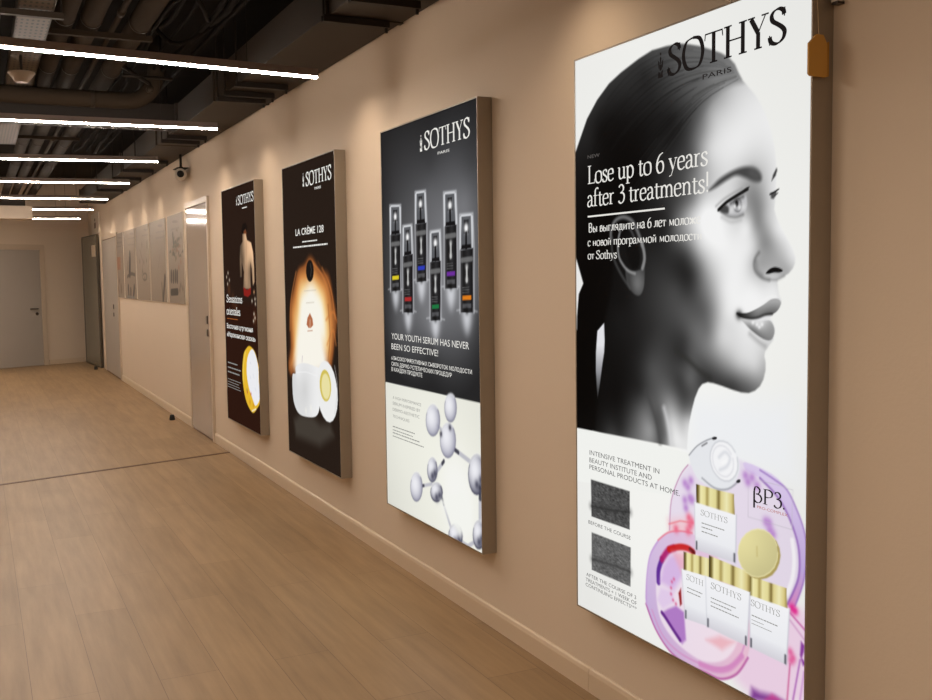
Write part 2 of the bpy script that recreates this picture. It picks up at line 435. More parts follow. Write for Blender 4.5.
def lettering(name, parent, m, y0, rows, lift=.0012):
    pl = place(lift, y0)
    for row in rows:                             # every line of writing is a part of its own
        k = row[0]; bm = bmesh.new(); nm = name
        if k == 'bars': bars(bm, row[1], pl, *row[2:])
        elif k == 'emblem': emblem(bm, *row[1], pl); nm = 'emblem'
        elif k == 'rule': bm.faces.new([bm.verts.new(pl(*q)) for q in row[1]]); nm = 'printed_rule'
        elif k == 'serif': serif(bm, row[1], row[2], pl, *row[3:])
        else: sans(bm, row[1], row[2], pl, *row[3:])
        obj(nm, bm, m, parent)

WHITE = ink('lit white lettering', 240, 238, 232); BLACK = ink('black printed lettering', 24, 22, 22); GREY = ink('grey printed lettering', 150, 150, 146)
MIDGREY = ink('dark grey printed lettering', 96, 96, 96); DIM = ink('dim grey printed lettering', 96, 92, 90); RUST = ink('rust red printed lettering', 190, 110, 100); ORANGE = ink('orange printed rule', 170, 96, 46)

# ---- portrait over cream jars
def art_portrait():
    r, W, y0 = light_box(0, 'largest light box, with a black and white profile of a woman above cream jars')
    cv = Canvas(W, HB * 100, 300, 640, (246, 246, 242))
    # printed ground: cool white behind the head, warmer white below
    cv.c[:] = cv.tones([(1,186.5,243),(38,187.2,246),(102,180.2,240),(107.5,159.5,242),(106.3,122.5,246),(108.5,89.8,244),(80.3,76.1,250),(14.9,61.3,246),(8.3,4.3,238),(67.7,9.4,244),(107.1,66.6,240),(37.8,25.8,250),(67.4,68.7,252)], 2)(cv.x, cv.y) * np.array([1, 1, .985])
    cv.fill([(62.8,80.5),(103.4,83.6),(107.2,63),(82.5,63),(61.4,65.2)], (243, 245, 249), 14, .8)
    # skin of face and neck
    skin = [(37.9,164.5),(66.8,181),(81.1,173.6),(84.4,168.5),(87.1,166),(89.5,163.7),(91.4,161.3),(93.1,158.8),(94.4,156.2),(95.7,153.2),(96.7,150),(97.2,147.7),(97.5,145.1),(97.7,143),(97.6,140),(97.4,135.6),(97,133.3),(97.9,131),(99.5,128.6),(101,126.5),(102.6,124.4),(103.9,122.5),(104.7,120.8),(104.6,119.2),(103.9,117.9),(102.4,116.6),(100.3,115.7),(98.6,115.1),(98.4,114.2),(98.7,112.7),(99.1,111.1),(99.9,109.9),(99.7,108.8),(98.5,107.2),(96.7,106.1),(95.7,105.1),(96.7,104.1),(97.5,102.5),(97.5,101.2),(97,99.2),(95.1,97.3),(94.1,96.2),(93.8,94.9),(94.3,93.1),(94.3,91.2),(93.5,88.6),(92.2,86.7),(90.3,85.3),(87.8,84.4),(84.8,84.3),(81.1,84.7),(76.5,85.4),(73.2,85.8),(70.8,85.9),(68.3,85.1),(66.7,83.6),(65,80.7),(63.7,77.3),(62.5,73.4),(61.8,69.4),(61.4,65),(48.3,64.8),(32.4,64.4),(14.9,63.9),(8.8,63.9),(9,98.2),(15.4,141.6)]
    # hair
    hair = [(-0.6,158.1),(0.7,159.3),(3.3,163),(7.7,169.1),(13.9,174.4),(20.9,178.5),(27.7,180.8),(37.2,183.2),(44.1,184.4),(51.1,184.2),(57.7,183.6),(62.3,182.4),(66.8,181),(71.5,179.1),(75.8,177.3),(79.1,175.4),(81.5,173.2),(83.1,170.5),(84.6,168.4),(80.8,168.8),(76.3,168.3),(71.6,166.6),(67.7,163.9),(64.2,161),(61,157.5),(57.8,154.2),(54,151.1),(49.2,147.5),(43.1,143.2),(37.9,138.4),(31.4,132.5),(25.8,126.4),(23.5,121),(22.3,113.5),(17.6,101.2),(13.3,97.7),(12.4,90.9),(12.6,84.5),(13.5,75.1),(10,63.7),(-1.6,63.2)]
    hairside = [(-25.8,44.2),(-23.2,205.2),(38,197.8),(79.4,185.3),(93.1,173.3),(88.3,167.8),(84.4,167.9),(80.8,168),(76.3,167.7),(71.6,166),(67.7,163.3),(64.2,160.5),(61,156.9),(57.8,153.6),(54,150.5),(49.2,146.9),(43.1,142.6),(37.9,137.8),(31.4,131.9),(25.8,125.7),(23.5,120.3),(22.3,112.8),(17.6,100.6),(13.3,97),(12.4,90.9),(12.6,84.5),(13.5,75.1),(9.9,50.2)]
    w = np.s_[:, :]
    soft = np.interp(cv.x, [(22.4,124.9)[0], (48.2,148.2)[0], (66.9,163.2)[0], (81.6,169)[0]], [3, 9, 7, 3])
    hs = np.clip(.5 - cv.dist(hairside, w, True) / soft, 0, 1); hs = (hs * hs * (3 - 2 * hs))[..., None]
    su = np.maximum(np.clip(.5 - cv.dist(skin, w, True) / .6, 0, 1), np.clip(.5 - cv.dist(hair, w, True) / .7, 0, 1))[..., None]
    tone = cv.tones([(81.6,166.3,205),(75.4,166,165),(69,166.2,115),(62.4,164.4,92),(67.8,160.2,122),(72.1,161,182),(79.6,159.1,226),(87.6,160.6,236),(62.4,158.7,80),(66.9,155.3,135),(60.1,152.7,62),(64.7,149.4,105),(71.3,151.4,214),(83.7,150,238),(92.2,151.6,236),(62.5,143.9,108),(63.4,138.1,128),(63.4,133.8,200),(66.9,151.9,150),(74.8,142.8,214),(72.2,138.8,220),(69.2,135.7,238),(67.9,133.2,248),(79.8,140.7,222),(82.2,139.4,205),(87.8,139.2,150),(89.8,136.2,135),(90.6,130.3,132),(91.7,133.4,140),(93.6,131.5,185),(92.9,127.6,150),(95.4,138.3,218),(96.1,142.1,225),(97.7,131.7,228),(97.7,127.4,225),(99.9,124.5,215),(69.3,127.8,248),(75.8,124.7,250),(82,121,246),(86,125.7,238),(83.5,129.6,226),(87.1,129.7,238),(67.1,124.2,200),(63.9,122,110),(61.7,120.3,60),(59.8,122.4,62),(62.6,116.5,45),(62.6,112.1,58),(67.1,119,125),(67.1,112.2,96),(70.6,119,185),(73.3,112.8,180),(77.5,112.2,234),(84.1,112.3,246),(90,111.8,246),(95.7,111.8,240),(62.6,106.3,84),(69.4,106.5,98),(74.2,106,165),(78.4,106.1,232),(62.7,100.5,92),(70.8,100.8,118),(76.8,100.5,214),(80.5,102.6,225),(67.2,100.7,110),(76,97.7,200),(82.2,97.2,222),(88.2,94.8,227),(90.2,92,216),(84.3,91.8,196),(76.8,92.6,150),(69.5,95,118),(62.7,94.6,80),(59.4,92,52),(67.3,90.5,76),(72.6,88.4,68),(81.5,86.6,72),(88.3,86.1,105),(91.4,89.1,165),(86.3,89.2,150),(79.4,89.5,118),(58,89,70),(62.7,86.4,100),(69.5,86.7,55),(76,86.4,60),(59.9,81.1,66),(60,76.6,112),(60,71.3,200),(61.9,72.4,225),(93.3,92.5,190),(43.1,121.2,38),(48.2,115.1,54),(55.6,112.1,68),(60.3,106.2,84),(37.9,108.8,38),(43.1,99.6,44),(53.2,103.1,66),(26.9,102.2,24),(21.1,95.4,18),(43.1,135,28),(52.1,131.5,46),(56.9,127.4,95),(56,130.4,105),(50.2,137.5,44),(57.9,137.6,84),(52.1,144.8,52),(57.8,150.1,62),(43.1,145.6,26),(37.9,158.4,18),(48.2,160.1,34),(58.8,141.3,75),(26.8,94.1,20),(37.9,93.1,36),(44.2,87.3,78),(45.7,81.8,84),(37.8,80.5,42),(32.4,83.2,24),(40.5,74.4,104),(37.8,67.7,118),(43.6,68.5,150),(46.2,65.7,115),(48.3,72.8,82),(50.8,68.8,108),(48.3,64.8,90),(53.2,71.3,210),(54.7,66.9,230),(52.2,76.4,160),(56.1,79.2,112),(58,85.4,60),(50.7,90.8,68),(55.6,94.2,52),(60.4,97.4,62),(48.2,96.8,58),(26.8,76.1,18),(26.7,66.3,42),(14.9,64.7,28),(22.1,64.3,60),(8.8,74.2,8),(32.4,64.4,90),(58.1,67.4,236),(18.1,81.9,14),(29.7,108.7,20),(15.2,108.5,12),(15.3,125.1,10),(32.6,140.3,14),(93.7,121.8,165),(96.3,119.9,168),(92.2,124.2,150),(95.2,124.9,150),(93.3,127,152),(98.5,125.3,205),(101.4,121.6,208),(103.2,120,222),(101.5,117.3,166),(97.4,122.5,172),(91.1,119.2,165),(86,119,236),(88.7,123,225),(90.3,124.8,200),(93.8,113.9,222),(97.5,113.9,232),(90,114.2,232)])(cv.x, cv.y) * (1 - hs) + cv.tones([(0.7,156.2,26),(15.6,164.4,16),(27.1,169.2,24),(21.4,154,10),(38,173.6,38),(43.1,181.1,62),(40.6,177.7,40),(48.1,178.4,60),(57.7,181.2,92),(57.7,176,88),(49.1,168.8,42),(37.9,161.4,16),(54,162.2,30),(57.8,155.9,40),(62.4,169.5,84),(62.4,163.8,66),(66.8,177.1,104),(69,172.6,104),(73.3,170.4,125),(75.4,175.5,116),(79.5,172,126),(82.8,169.3,140),(15.6,170.9,34),(9.5,161.9,30),(37.9,149.2,12),(15.4,131.7,6),(15.2,108.5,6),(5.7,73.9,4),(32.6,140.3,10),(48.2,151.1,34),(27.7,179.7,52),(13.9,173.1,46)])(cv.x, cv.y) * hs
    cv.c[:] = cv.c * (1 - su) + tone * su
    rr = random.Random(3)
    top = smooth([(3.3,159.3),(8.3,167.4),(18,173.4),(28.3,178.7),(39,181.9),(50.1,182.7),(62.3,180.8),(72,177.5),(79.5,173.3)], 6, False); bot = smooth([(23.6,128.1),(28.1,133.6),(34.7,140.2),(42.1,146.3),(49.2,151.6),(56.9,157.2),(64.2,162.4),(72.1,166.2),(82.8,168.7)], 6, False)
    n = len(top)
    for k in range(150):                                  # single strands, combed back from the hairline
        f = rr.random(); a0 = rr.uniform(0, .8); a1 = min(1, a0 + rr.uniform(.12, .4)); dr = rr.uniform(-.08, .08)
        Q = [(1 - f - dr * t) * np.array([np.interp(t * (n - 1), range(n), top[:, q]) for q in (0, 1)]) + (f + dr * t) * np.array([np.interp(t * (n - 1), range(n), bot[:, q]) for q in (0, 1)]) for t in np.linspace(a0, a1, 8)]
        g = rr.choice((6, 10, 60, 105)) * (.25 + .9 * a0)
        cv.stroke(Q, .12, (g, g, g * .97), .9, rr.uniform(.12, .34))
    # white gaps beside the plait
    cv.fill([(-1.6,124.9),(0,123.5),(4.9,114),(2,110.3),(0.8,102.7),(0.7,97.9),(-1.9,97)], (240, 240, 238), .6)
    cv.fill([(17.6,100.9),(17.9,94.9),(17.6,91.2),(16.5,87.1),(14.9,80.3),(13.5,75.1),(12.6,84.5),(12.7,90.9),(13.6,98.1)], cv.vgrad([((15,74.9)[1], (40, 40, 40)), ((15.1,84.4)[1], (150, 150, 155)), ((15.1,93.4)[1], (232, 232, 236))]), .6)
    cv.stroke([(12.7,97.7),(11.7,89.9),(12.3,81.4),(13.8,73.1)], .5, (6, 6, 6), .5, .9, 5)
    # ear
    cv.fill([(26.4,126.1),(31.4,127.8),(36.3,126),(36.8,122),(34.7,118.2),(30.9,118.9),(27.5,122.2)], (20, 20, 20), 2, .9, 5)
    cv.fill([(30.3,118.9),(33.6,117.9),(38.4,118.5),(40.3,120.7),(40.3,116),(39.8,112.6),(38,110.4),(35.2,110.5),(31.9,112.6),(30.3,115.7)], cv.tones([(34.7,116.7,92),(32.5,115.1,70),(36.3,113.2,118),(38.4,112,95),(40,118.2,66),(34.1,111.3,70)], 3), 1, 1, 5)
    cv.stroke([(21.8,128.1),(21.9,131.1),(23.9,134),(28.1,135.2),(32.2,134.4),(34.7,132.7),(37.2,129.4),(39,126)], 1.3, (128, 128, 128), 1.4, .85, 5)
    cv.stroke([(22.4,128.8),(22.4,124.9),(24.1,121),(28.1,116.4),(32.5,112.6)], 1.0, (76, 76, 76), 1.4, .8, 5)
    cv.stroke([(27,130.8),(25.8,127),(26.3,122.8),(28.6,120),(31.6,118),(35.2,117.1)], .9, (150, 150, 150), 1.0, .9, 5)
    cv.stroke([(27,130.5),(29.2,132.3),(32.5,131.2),(34.7,128.6)], .8, (84, 84, 84), 1.2, .8, 5)
    cv.stroke([(39,126.3),(40,123.8),(40.2,121.3),(39.2,118.8)], 1.4, (146, 146, 146), 1, .9, 5)
    cv.fill([(30.3,125.9),(35.8,125.7),(37.9,122.6),(36.8,118.8),(33,119.5)], (14, 14, 14), 1.6, .9, 5)
    # jaw and neck folds
    cv.stroke([(56.1,94.2),(62.7,91.1),(68.2,88.3),(71.7,87.1)], 1.4, (48, 48, 46), 2.4, .7, 5)
    cv.stroke([(41,80.1),(44.2,75.5),(46.7,70.8),(48.3,65.1)], 1.2, (66, 66, 66), 2.5, .6, 5)
    cv.stroke([(50.3,76.1),(52.3,71.5),(53.7,65.6)], 1.4, (238, 238, 240), 2.5, .6, 5)
    # brows
    cv.fill([(70.9,140.2),(73.1,141.7),(75.6,143.1),(79.5,144.4),(83.7,145.2),(87.1,145.2),(90.2,144.3),(92,142.5),(91.8,141),(89.3,141.1),(85.8,142.4),(82.3,143.3),(78.8,142.5),(73.9,140.8)], (66, 66, 66), 1.8, .96, 5)
    cv.dabs([(90.4,142.4),(88.5,143.6)], 1.6, (96, 96, 96), .5)
    cv.fill([(97.7,143.9),(98,143.2),(97.4,141.8),(95.9,140.5),(96.4,142.1)], (58, 58, 58), .6, .95)
    # near eye
    cv.fill([(75.5,134.4),(78.2,135.9),(81.9,137.1),(85.8,137.8),(86.7,135.6),(86.2,133.8),(84.7,132.6),(81.9,132.4),(78.6,133)], (196, 196, 198), .9, 1, 4)
    cv.stroke([(75.7,134.4),(78.6,132.7),(82.3,132.1),(85.1,132.6)], .6, (96, 96, 96), 1.6, .75, 5)
    cv.fill([(75.3,134.7),(77.8,135.7),(79.4,134.7),(79,133.3),(76.5,133.7)], (58, 58, 58), 1.2, .9, 4)
    cv.fill([(84.5,135.2),(84.4,134.6),(84.2,134.2),(83.9,133.8),(83.4,133.5),(82.9,133.5),(82.4,133.6),(81.9,133.9),(81.5,134.3),(81.3,134.9),(81.2,135.4),(81.3,136),(81.5,136.5),(81.9,136.9),(82.4,137.1),(82.9,137.2),(83.4,137),(83.8,136.7),(84.2,136.3),(84.4,135.8)], (160, 160, 163), .7)
    cv.stroke([(84.5,135.2),(84.4,134.6),(84.2,134.2),(83.9,133.8),(83.4,133.5),(82.9,133.5),(82.4,133.6),(81.9,133.9),(81.5,134.3),(81.3,134.9),(81.2,135.4),(81.3,136),(81.5,136.5),(81.9,136.9),(82.4,137.1),(82.9,137.2),(83.4,137),(83.8,136.7),(84.2,136.3),(84.4,135.8)], .3, (70, 70, 70), .8, .55); cv.stroke([(80.2,135.9),(82.3,136.8),(85.1,137.4)], .8, (60, 60, 60), 1.6, .7)
    cv.fill([(83.2,135.7),(83.2,135.5),(83.1,135.2),(82.9,135),(82.7,134.9),(82.5,134.9),(82.3,134.9),(82.1,135.1),(81.9,135.3),(81.8,135.5),(81.8,135.8),(81.8,136.1),(81.9,136.3),(82.1,136.5),(82.3,136.6),(82.5,136.7),(82.7,136.6),(82.9,136.5),(83.1,136.3),(83.2,136)], (22, 22, 22), .7)
    cv.dabs([(81.7,135),(83.7,134.6)], .7, (235, 235, 235)); cv.dabs([(85.3,134.6),(80.5,134.1)], .9, (225, 225, 225), .8)
    cv.stroke([(75,134.5),(78.2,136.3),(81.7,137.6),(84.4,138.5),(86.8,139.3)], .95, (22, 22, 22), .6, 1, 5)
    cv.stroke([(84.3,138.4),(85.8,139.3),(87.4,139.8)], .35, (40, 40, 40), .5, .8)
    cv.stroke([(74,135.6),(77.3,137.3),(81,138.6),(84.6,139.6)], .5, (150, 150, 150), 1.4, .7, 5)
    cv.stroke([(76.5,132.4),(80.3,130.9),(84.3,131.2)], .6, (178, 178, 178), 2, .7, 5)
    # far eye
    cv.fill([(95.5,137.6),(96.9,137.8),(97.9,138.1),(97.7,136.9),(96.7,135.9),(95.8,136.1)], (66, 66, 66), .7, .9)
    cv.stroke([(95.4,137.2),(97,137.7),(98.5,138.3)], .4, (28, 28, 28), .4, .95); cv.stroke([(97.1,136.7),(98.2,137.3)], .3, (60, 60, 60), .4, .8)
    # nose
    cv.stroke([(91.4,122.2),(90.1,120.8),(89.6,119),(90.3,117.2),(92.7,115.6),(95.3,115)], .7, (104, 104, 104), 1.6, .8, 5)
    cv.stroke([(90.3,119.8),(90.9,117.6),(92.6,116.3)], .8, (96, 96, 96), 2.4, .5, 5)
    cv.fill([(94.1,116.7),(94.9,117.5),(96.2,118.1),(97.7,118.3),(99.5,117.9),(100.3,117.3),(99.1,116.9),(97.1,116.9),(95.3,116.6)], (14, 14, 14), .5, 1, 4)
    cv.stroke([(95.7,115.1),(98.2,115.1),(100.8,116)], .5, (140, 140, 140), 1.4, .7, 4)
    # lips
    cv.fill([(82.9,106),(86.8,106.1),(90.1,107.1),(93.4,108.5),(96.1,109.9),(98.5,110.1),(99.7,109.4),(99.6,108.4),(98.5,107),(96.6,106),(93.9,105.9),(90.8,104.9),(86.8,104.5),(84.2,105)], cv.tones([(83.4,105.7,40),(86.6,105.5,60),(90.8,106.2,135),(93.9,107.3,150),(96.5,108.7,158),(98.7,109,172),(98,107.4,120),(93.9,106.3,95)], 3), .5, 1, 3)
    cv.fill([(89.7,104.7),(93.9,105.7),(96.5,105.9),(95.8,105),(93.9,104.3),(90.9,104.2)], (232, 232, 234), .6, .95)
    cv.fill([(84.7,104.4),(88.1,104.5),(90.9,104.2),(93.5,104.3),(95.9,104.3),(97.3,102.7),(97.4,100.9),(96.1,99.2),(93.2,99.4),(89,101.3),(86.2,103.1)], cv.tones([(86.2,103.9,205),(88.9,102.6,165),(91.3,103,225),(93.9,103.4,190),(95.8,102.9,160),(96.6,100.8,150),(93.6,100.4,140),(90.5,101.4,118),(88.2,101.8,100)], 3), .6, 1, 3)
    cv.dabs([(89.3,103.6),(90.9,103.1),(91.8,102.5),(92.8,103.2)], .55, (250, 250, 250), .9)
    cv.stroke([(83,105.8),(85.4,105),(88.5,104.7),(91.2,105),(93.9,105.8),(96.5,106.1)], .7, (44, 44, 44), .8, .85, 5)
    cv.dabs([(83.8,105.5)], 1.3, (20, 20, 20), .8)
    cv.stroke([(91.2,109),(93.5,109.7),(95.7,110.6),(97.9,110.7)], .4, (250, 250, 250), .9, .8, 4)
    cv.stroke([(88.2,100.5),(91.3,98.7),(94,97.5)], .9, (142, 142, 142), 2.4, .6, 4)
    # lower white field over the end of the portrait
    cv.fill([(-4.2,63.8),(0.1,63.6),(14.9,63.8),(37.8,64),(62.8,64.1),(67.4,64.2),(92.5,61.4),(67.5,51.1),(-4.5,44.2)], (248, 249, 245), .3)
    # two skin samples
    for q, g, ln in (([(9.2,46.9),(32.2,47),(32.1,34.4),(9.4,34)], 80, [(9.4,37.6),(17.8,38.3),(25.5,39.2),(32.1,40.2)]), ([(9.5,28.5),(32.7,28.7),(32.6,15.7),(9.5,15.3)], 104, [(9.7,19.1),(17.7,19.8),(25.4,20.4),(32.3,20.5)])):
        cv.fill(q, (g, g, g), .2)
        w, a = cv.mask(q, .2)
        nz = np.random.default_rng(g).normal(0, 1, cv.x[w].shape); nz = (nz + np.roll(nz, 1, 1) + np.roll(nz, 2, 1) + np.roll(nz, 1, 0)) / 2
        cv.c[w] = np.clip(cv.c[w] + (nz * .045 * a)[..., None], 0, 1)
        cv.stroke(ln, .35, (g * .45,) * 3, 1.2, .8, 4); cv.stroke(ln, 2.4, (g * .7,) * 3, 3, .4)
    # glass dishes
    d1 = [(52.8,38.9),(53.8,48.4),(58.1,56.5),(65.1,62.2),(76.2,65.7),(86.6,65.3),(97,63.3),(102.6,60.6),(106.2,56),(108.7,51.4),(109.9,46.5),(109.6,42.5),(108.6,37.3),(105.9,30.8),(98.7,23.5),(85,19.3),(67.7,18.4),(56.8,27.5)]
    cv.fill(d1, cv.tones([(55.7,48.8,246),(55.8,36.5,236),(84.6,62.8,238),(103.9,47.7,222),(84.8,37.6,236)], 2), 1, .35, 4)
    cv.fill(d1, (228, 208, 238), 2, .55, 4)
    cv.fill([(52.3,41.9),(62.9,44.8),(64.8,32.6),(54.3,30)], (250, 196, 204), 5, .7)
    cv.fill([(86.6,65.3),(97,63.8),(102.6,60.6),(106.2,56),(108.7,51.4),(109.9,46.5),(109.6,42.5),(108.6,37.3),(105.9,30.8),(103.2,30.5),(105.5,34.9),(107,38.7),(107.3,43.2),(106.3,48.2),(103,54.1),(98.6,58.5),(92.5,61.9),(87,63.2)], cv.vgrad([((105.9,30.8)[1], (214, 130, 190)), ((107.5,40.7)[1], (190, 164, 220)), ((96.3,62.1)[1], (222, 204, 240))]), .6, .9, 3)
    cv.stroke([(92.5,64.1),(98.2,62.4),(102.6,60.6),(106.2,56),(108.7,51.4),(109.9,46.5),(109.6,42.5),(108.6,37.3),(105.9,30.8)], .5, (150, 110, 190), .7, .8, 4)
    cv.stroke([(92.5,61.9),(98.6,58.5),(103,54.1),(106.3,48.2),(107.3,43.2),(107,38.7),(105.5,34.9),(103.2,30.5)], .7, (142, 96, 180), .7, .8, 4)
    cv.stroke([(104.6,47.8),(105.4,42.8),(104.7,37.3),(102.6,32.5)], 1.3, (250, 248, 250), .8, .8, 4)
    cv.stroke([(61.9,60.5),(58.1,56.5),(54,48.4),(53.1,39)], .35, (190, 130, 170), .6, .9, 4)
    cv.stroke([(52.8,40.8),(58.2,42.9),(64.3,43.6)], .5, (240, 120, 130), .8, .7)
    # coloured wash bottom right
    cv.fill([(85.8,15.3),(104.1,28.7),(112.8,31.8),(113.2,7.2),(93.2,-0.5),(83.1,2.8)], (238, 206, 230), 6, .85)
    cv.fill([(89.2,-0.6),(90,3.1),(93.2,3.1),(98.9,4.2),(104.5,3.9)], (120, 50, 140), 3, .9); cv.fill([(95.1,1.7),(97.8,4.3),(102.3,3.8)], (215, 60, 140), 2, .7)
    d2 = [(41,12.4),(41.3,20.3),(43.1,28.5),(47.3,34.5),(52.3,38),(58.2,39.8),(63.9,40.5),(76.4,35.5),(88.6,21.8),(88.3,11.8),(83.7,4.8),(77.1,1),(70.4,0.5),(60.5,-0.1),(52.9,1.4),(46,5.9)]
    cv.fill(d2, cv.tones([(43.1,24,225),(48.3,6.3,200),(67.7,21.4,240),(67.8,3.4,215),(85,15,225),(58.2,37.1,242)], 2), .8, .5, 4)
    cv.fill(d2, cv.tones([(43.1,24,235),(48.3,6.3,215),(67.7,21.4,244),(67.8,3.4,225),(85,15,235),(58.2,37.1,246)], 2), .8, .5, 4)
    W2 = (43.1,14.3)
    def dishcol(x, y):
        lav = np.array((196, 160, 222)) / 255.; pk = np.array((236, 178, 206)) / 255.; wh = np.array((250, 238, 244)) / 255.
        t = np.clip((x - W2[0]) / 42, 0, 1)[..., None]; v = np.clip((y - 0) / 50, 0, 1)[..., None]
        a = lav * (1 - t) + pk * t
        return a * (1 - .35 * v) + wh * .35 * v
    cv.fill(d2, dishcol, .8, .75, 4)
    cv.fill([(46.8,14.1),(46.3,21),(47.8,27.7),(51.3,32.7),(57.2,35.6),(63,35.5),(74.7,30.7),(84.2,19.9),(83.4,13),(78.4,7),(70.5,3.7),(63.1,3.6),(55.4,5.4),(49.3,9.1)], (248, 236, 244), 1.2, .8, 4)
    cv.fill([(46.4,21.1),(46.3,24.8),(48.3,29.4),(52.3,33.5),(58,35.8),(62.8,36.2),(65.1,34.9),(63,33.4),(60.1,34),(55.3,32.4),(51.8,29.4),(49.8,25.4),(48.3,21.2)], cv.tones([(u, v, 60) for u, v in [(48.3,28.5)]], 2), 1, .0)
    cv.stroke([(47.5,21.3),(47.6,25.1),(49.3,28.9)], 2.0, (92, 38, 150), .9, .95, 4)
    cv.stroke([(49.3,28.9),(52.3,32.3),(55.3,33.9)], 2.2, (176, 34, 110), 1.2, .95, 4)
    cv.stroke([(52.8,32.9),(58,34.9),(62,35.4),(64.4,34.9)], 2.0, (205, 34, 36), .9, .95, 4)
    cv.stroke([(63,35.3),(64.8,34.9)], 1.3, (96, 22, 26), .8, .9)
    cv.fill([(48.3,21.5),(49.8,27),(52.8,30.9),(56.3,32.6),(59.7,31.3),(59.7,26.7),(55.3,20.9)], (214, 178, 232), 3, .8)
    cv.fill([(54.3,32.5),(63,34.6),(63,28.5),(59.2,26.9)], (248, 176, 186), 3, .6)
    cv.fill([(49.3,12.1),(52.4,14.2),(56.3,16.3),(60.2,15.5),(61.2,7.3),(59.3,5.4),(55.4,8.5)], (170, 110, 196), 1.4, .85)
    cv.stroke([(49.3,12.1),(51.2,11),(54.9,8.5),(58.3,6.3)], 1.3, (92, 30, 130), .9, .9, 4)
    cv.fill([(48.8,19.8),(55.3,20.3),(54.9,16.8),(49.9,13.4),(46.8,15.4)], (226, 200, 238), 2, .7)
    cv.fill([(57.5,20.6),(58.7,22.5),(59.2,17.7),(58.3,16.8)], (150, 26, 30), .8, .95)
    cv.dabs([(54.3,23.2),(55.3,24.3),(53.9,21.2),(53.9,19.3),(54.9,17.7),(56.3,16.9)], .55, (220, 90, 140), .8)
    for q, c, wd in (([(41,12.4),(46,5.9),(52.9,1.4),(60.5,-0.1),(70.4,0.5),(77.1,1),(83.7,4.8),(88.3,11)], (186, 90, 160), .7), ([(41.3,12.5),(41.3,20.3),(43.1,28.5),(47.3,34.2)], (200, 160, 220), .6), ([(44.2,11.4),(49.4,5.3),(56.4,2.6),(64,2.1),(71.4,2.8),(78.4,4.7),(84.3,9),(87.5,15.8)], (214, 150, 200), .6), ([(47.3,34.5),(52.3,38),(58.2,39.8),(63.9,40.5)], (240, 120, 140), .5)):
        cv.stroke(q, wd, c, .8, .85, 5)
    cv.stroke([(67.8,2.1),(74.9,2.9),(80.9,5.6),(85.9,10.7)], 1.7, (216, 140, 196), 1.2, .9, 5)
    cv.fill([(70.4,10.3),(76.6,13.4),(83,13.8),(77.5,9.6)], (240, 170, 180), 2.5, .7)
    # right hand stems and flower
    for q, c in (([(104.3,14.8),(103.4,4.8)], (206, 96, 150)), ([(107.9,17.1),(105.5,5.6)], (170, 96, 180)), ([(109.3,14.4),(108,6.6)], (206, 150, 210)), ([(103.8,28.6),(111.9,24.2)], (196, 90, 160)), ([(104.1,26.5),(112,21.1)], (210, 160, 200))):
        cv.stroke(q, .6, c, .7, .8)
    cv.fill([(108.1,22.2),(109.5,21.4),(109.2,19.7),(108.5,17.9),(110,16.8),(108.9,15.9),(107.8,18.4)], (130, 50, 150), .9, .9); cv.fill([(111,16.1),(111,15.9),(110.9,15.6),(110.7,15.4),(110.5,15.2),(110.3,15.1),(110.1,15),(109.9,15.1),(109.8,15.2),(109.7,15.4),(109.6,15.6),(109.7,15.9),(109.8,16.1),(109.9,16.4),(110.1,16.5),(110.3,16.6),(110.5,16.7),(110.7,16.6),(110.9,16.5),(111,16.3)], (120, 36, 140), .6)
    cv.dabs([(104.4,18.1),(105.4,16.8),(104.7,15.8)], 1.1, (226, 90, 150), .8); cv.dabs([(104.8,29.9),(105.9,29.5)], 1.2, (226, 40, 140), .9)
    # molecule spots
    for q, c in (([(86.8,61.7),(89.4,61.5),(87.8,60),(60.5,54.8),(63.3,56.1),(61.9,53.9),(62.9,50.8),(60.5,49.7),(63.8,50.4),(61,47.4),(94.9,50.6),(96.1,50.5),(97.6,47.7),(96.5,48.7),(91.4,59.6)], (190, 140, 210)), ([(62.4,44.8),(62.9,42.4),(63.8,43.8),(62,40.7),(56.3,40)], (240, 110, 140))):
        cv.dabs(q, 1.3, c, .9)
    # jars
    gold = lambda q: (lambda u0, u1: cv.ugrad([(u0 + (u1 - u0) * t, c) for t, c in ((0, (60, 50, 24)), (.06, (120, 104, 50)), (.13, (246, 238, 180)), (.24, (236, 226, 160)), (.3, (176, 158, 92)), (.38, (240, 232, 172)), (.52, (232, 222, 156)), (.6, (130, 112, 58)), (.66, (226, 212, 146)), (.8, (244, 238, 186)), (.92, (222, 206, 138)), (1, (150, 130, 70)))]))(min(a for a, b in q), max(a for a, b in q))
    jars = (([(65,50.1),(83.2,49.9),(83,36.3),(65.5,35.9)], [(65.6,55.5),(82.2,55.6),(82.5,49.9),(65.9,50)]),
            ([(59,28.5),(73,29.4),(73.1,14.7),(60.7,13.7)], [(60,33.9),(73,34.9),(73,29.4),(60,28.5)]),
            ([(88.9,29.2),(104,29.5),(103,14.1),(89.1,14.3)], [(88.1,34.2),(102.8,34.6),(103.1,29.4),(88.7,28.8)]),
            ([(70.1,29.1),(88.9,29.7),(87.9,14.2),(70.8,14.3)], [(71.6,35.7),(88.9,35.1),(88.9,29.7),(71.6,29.3)]))
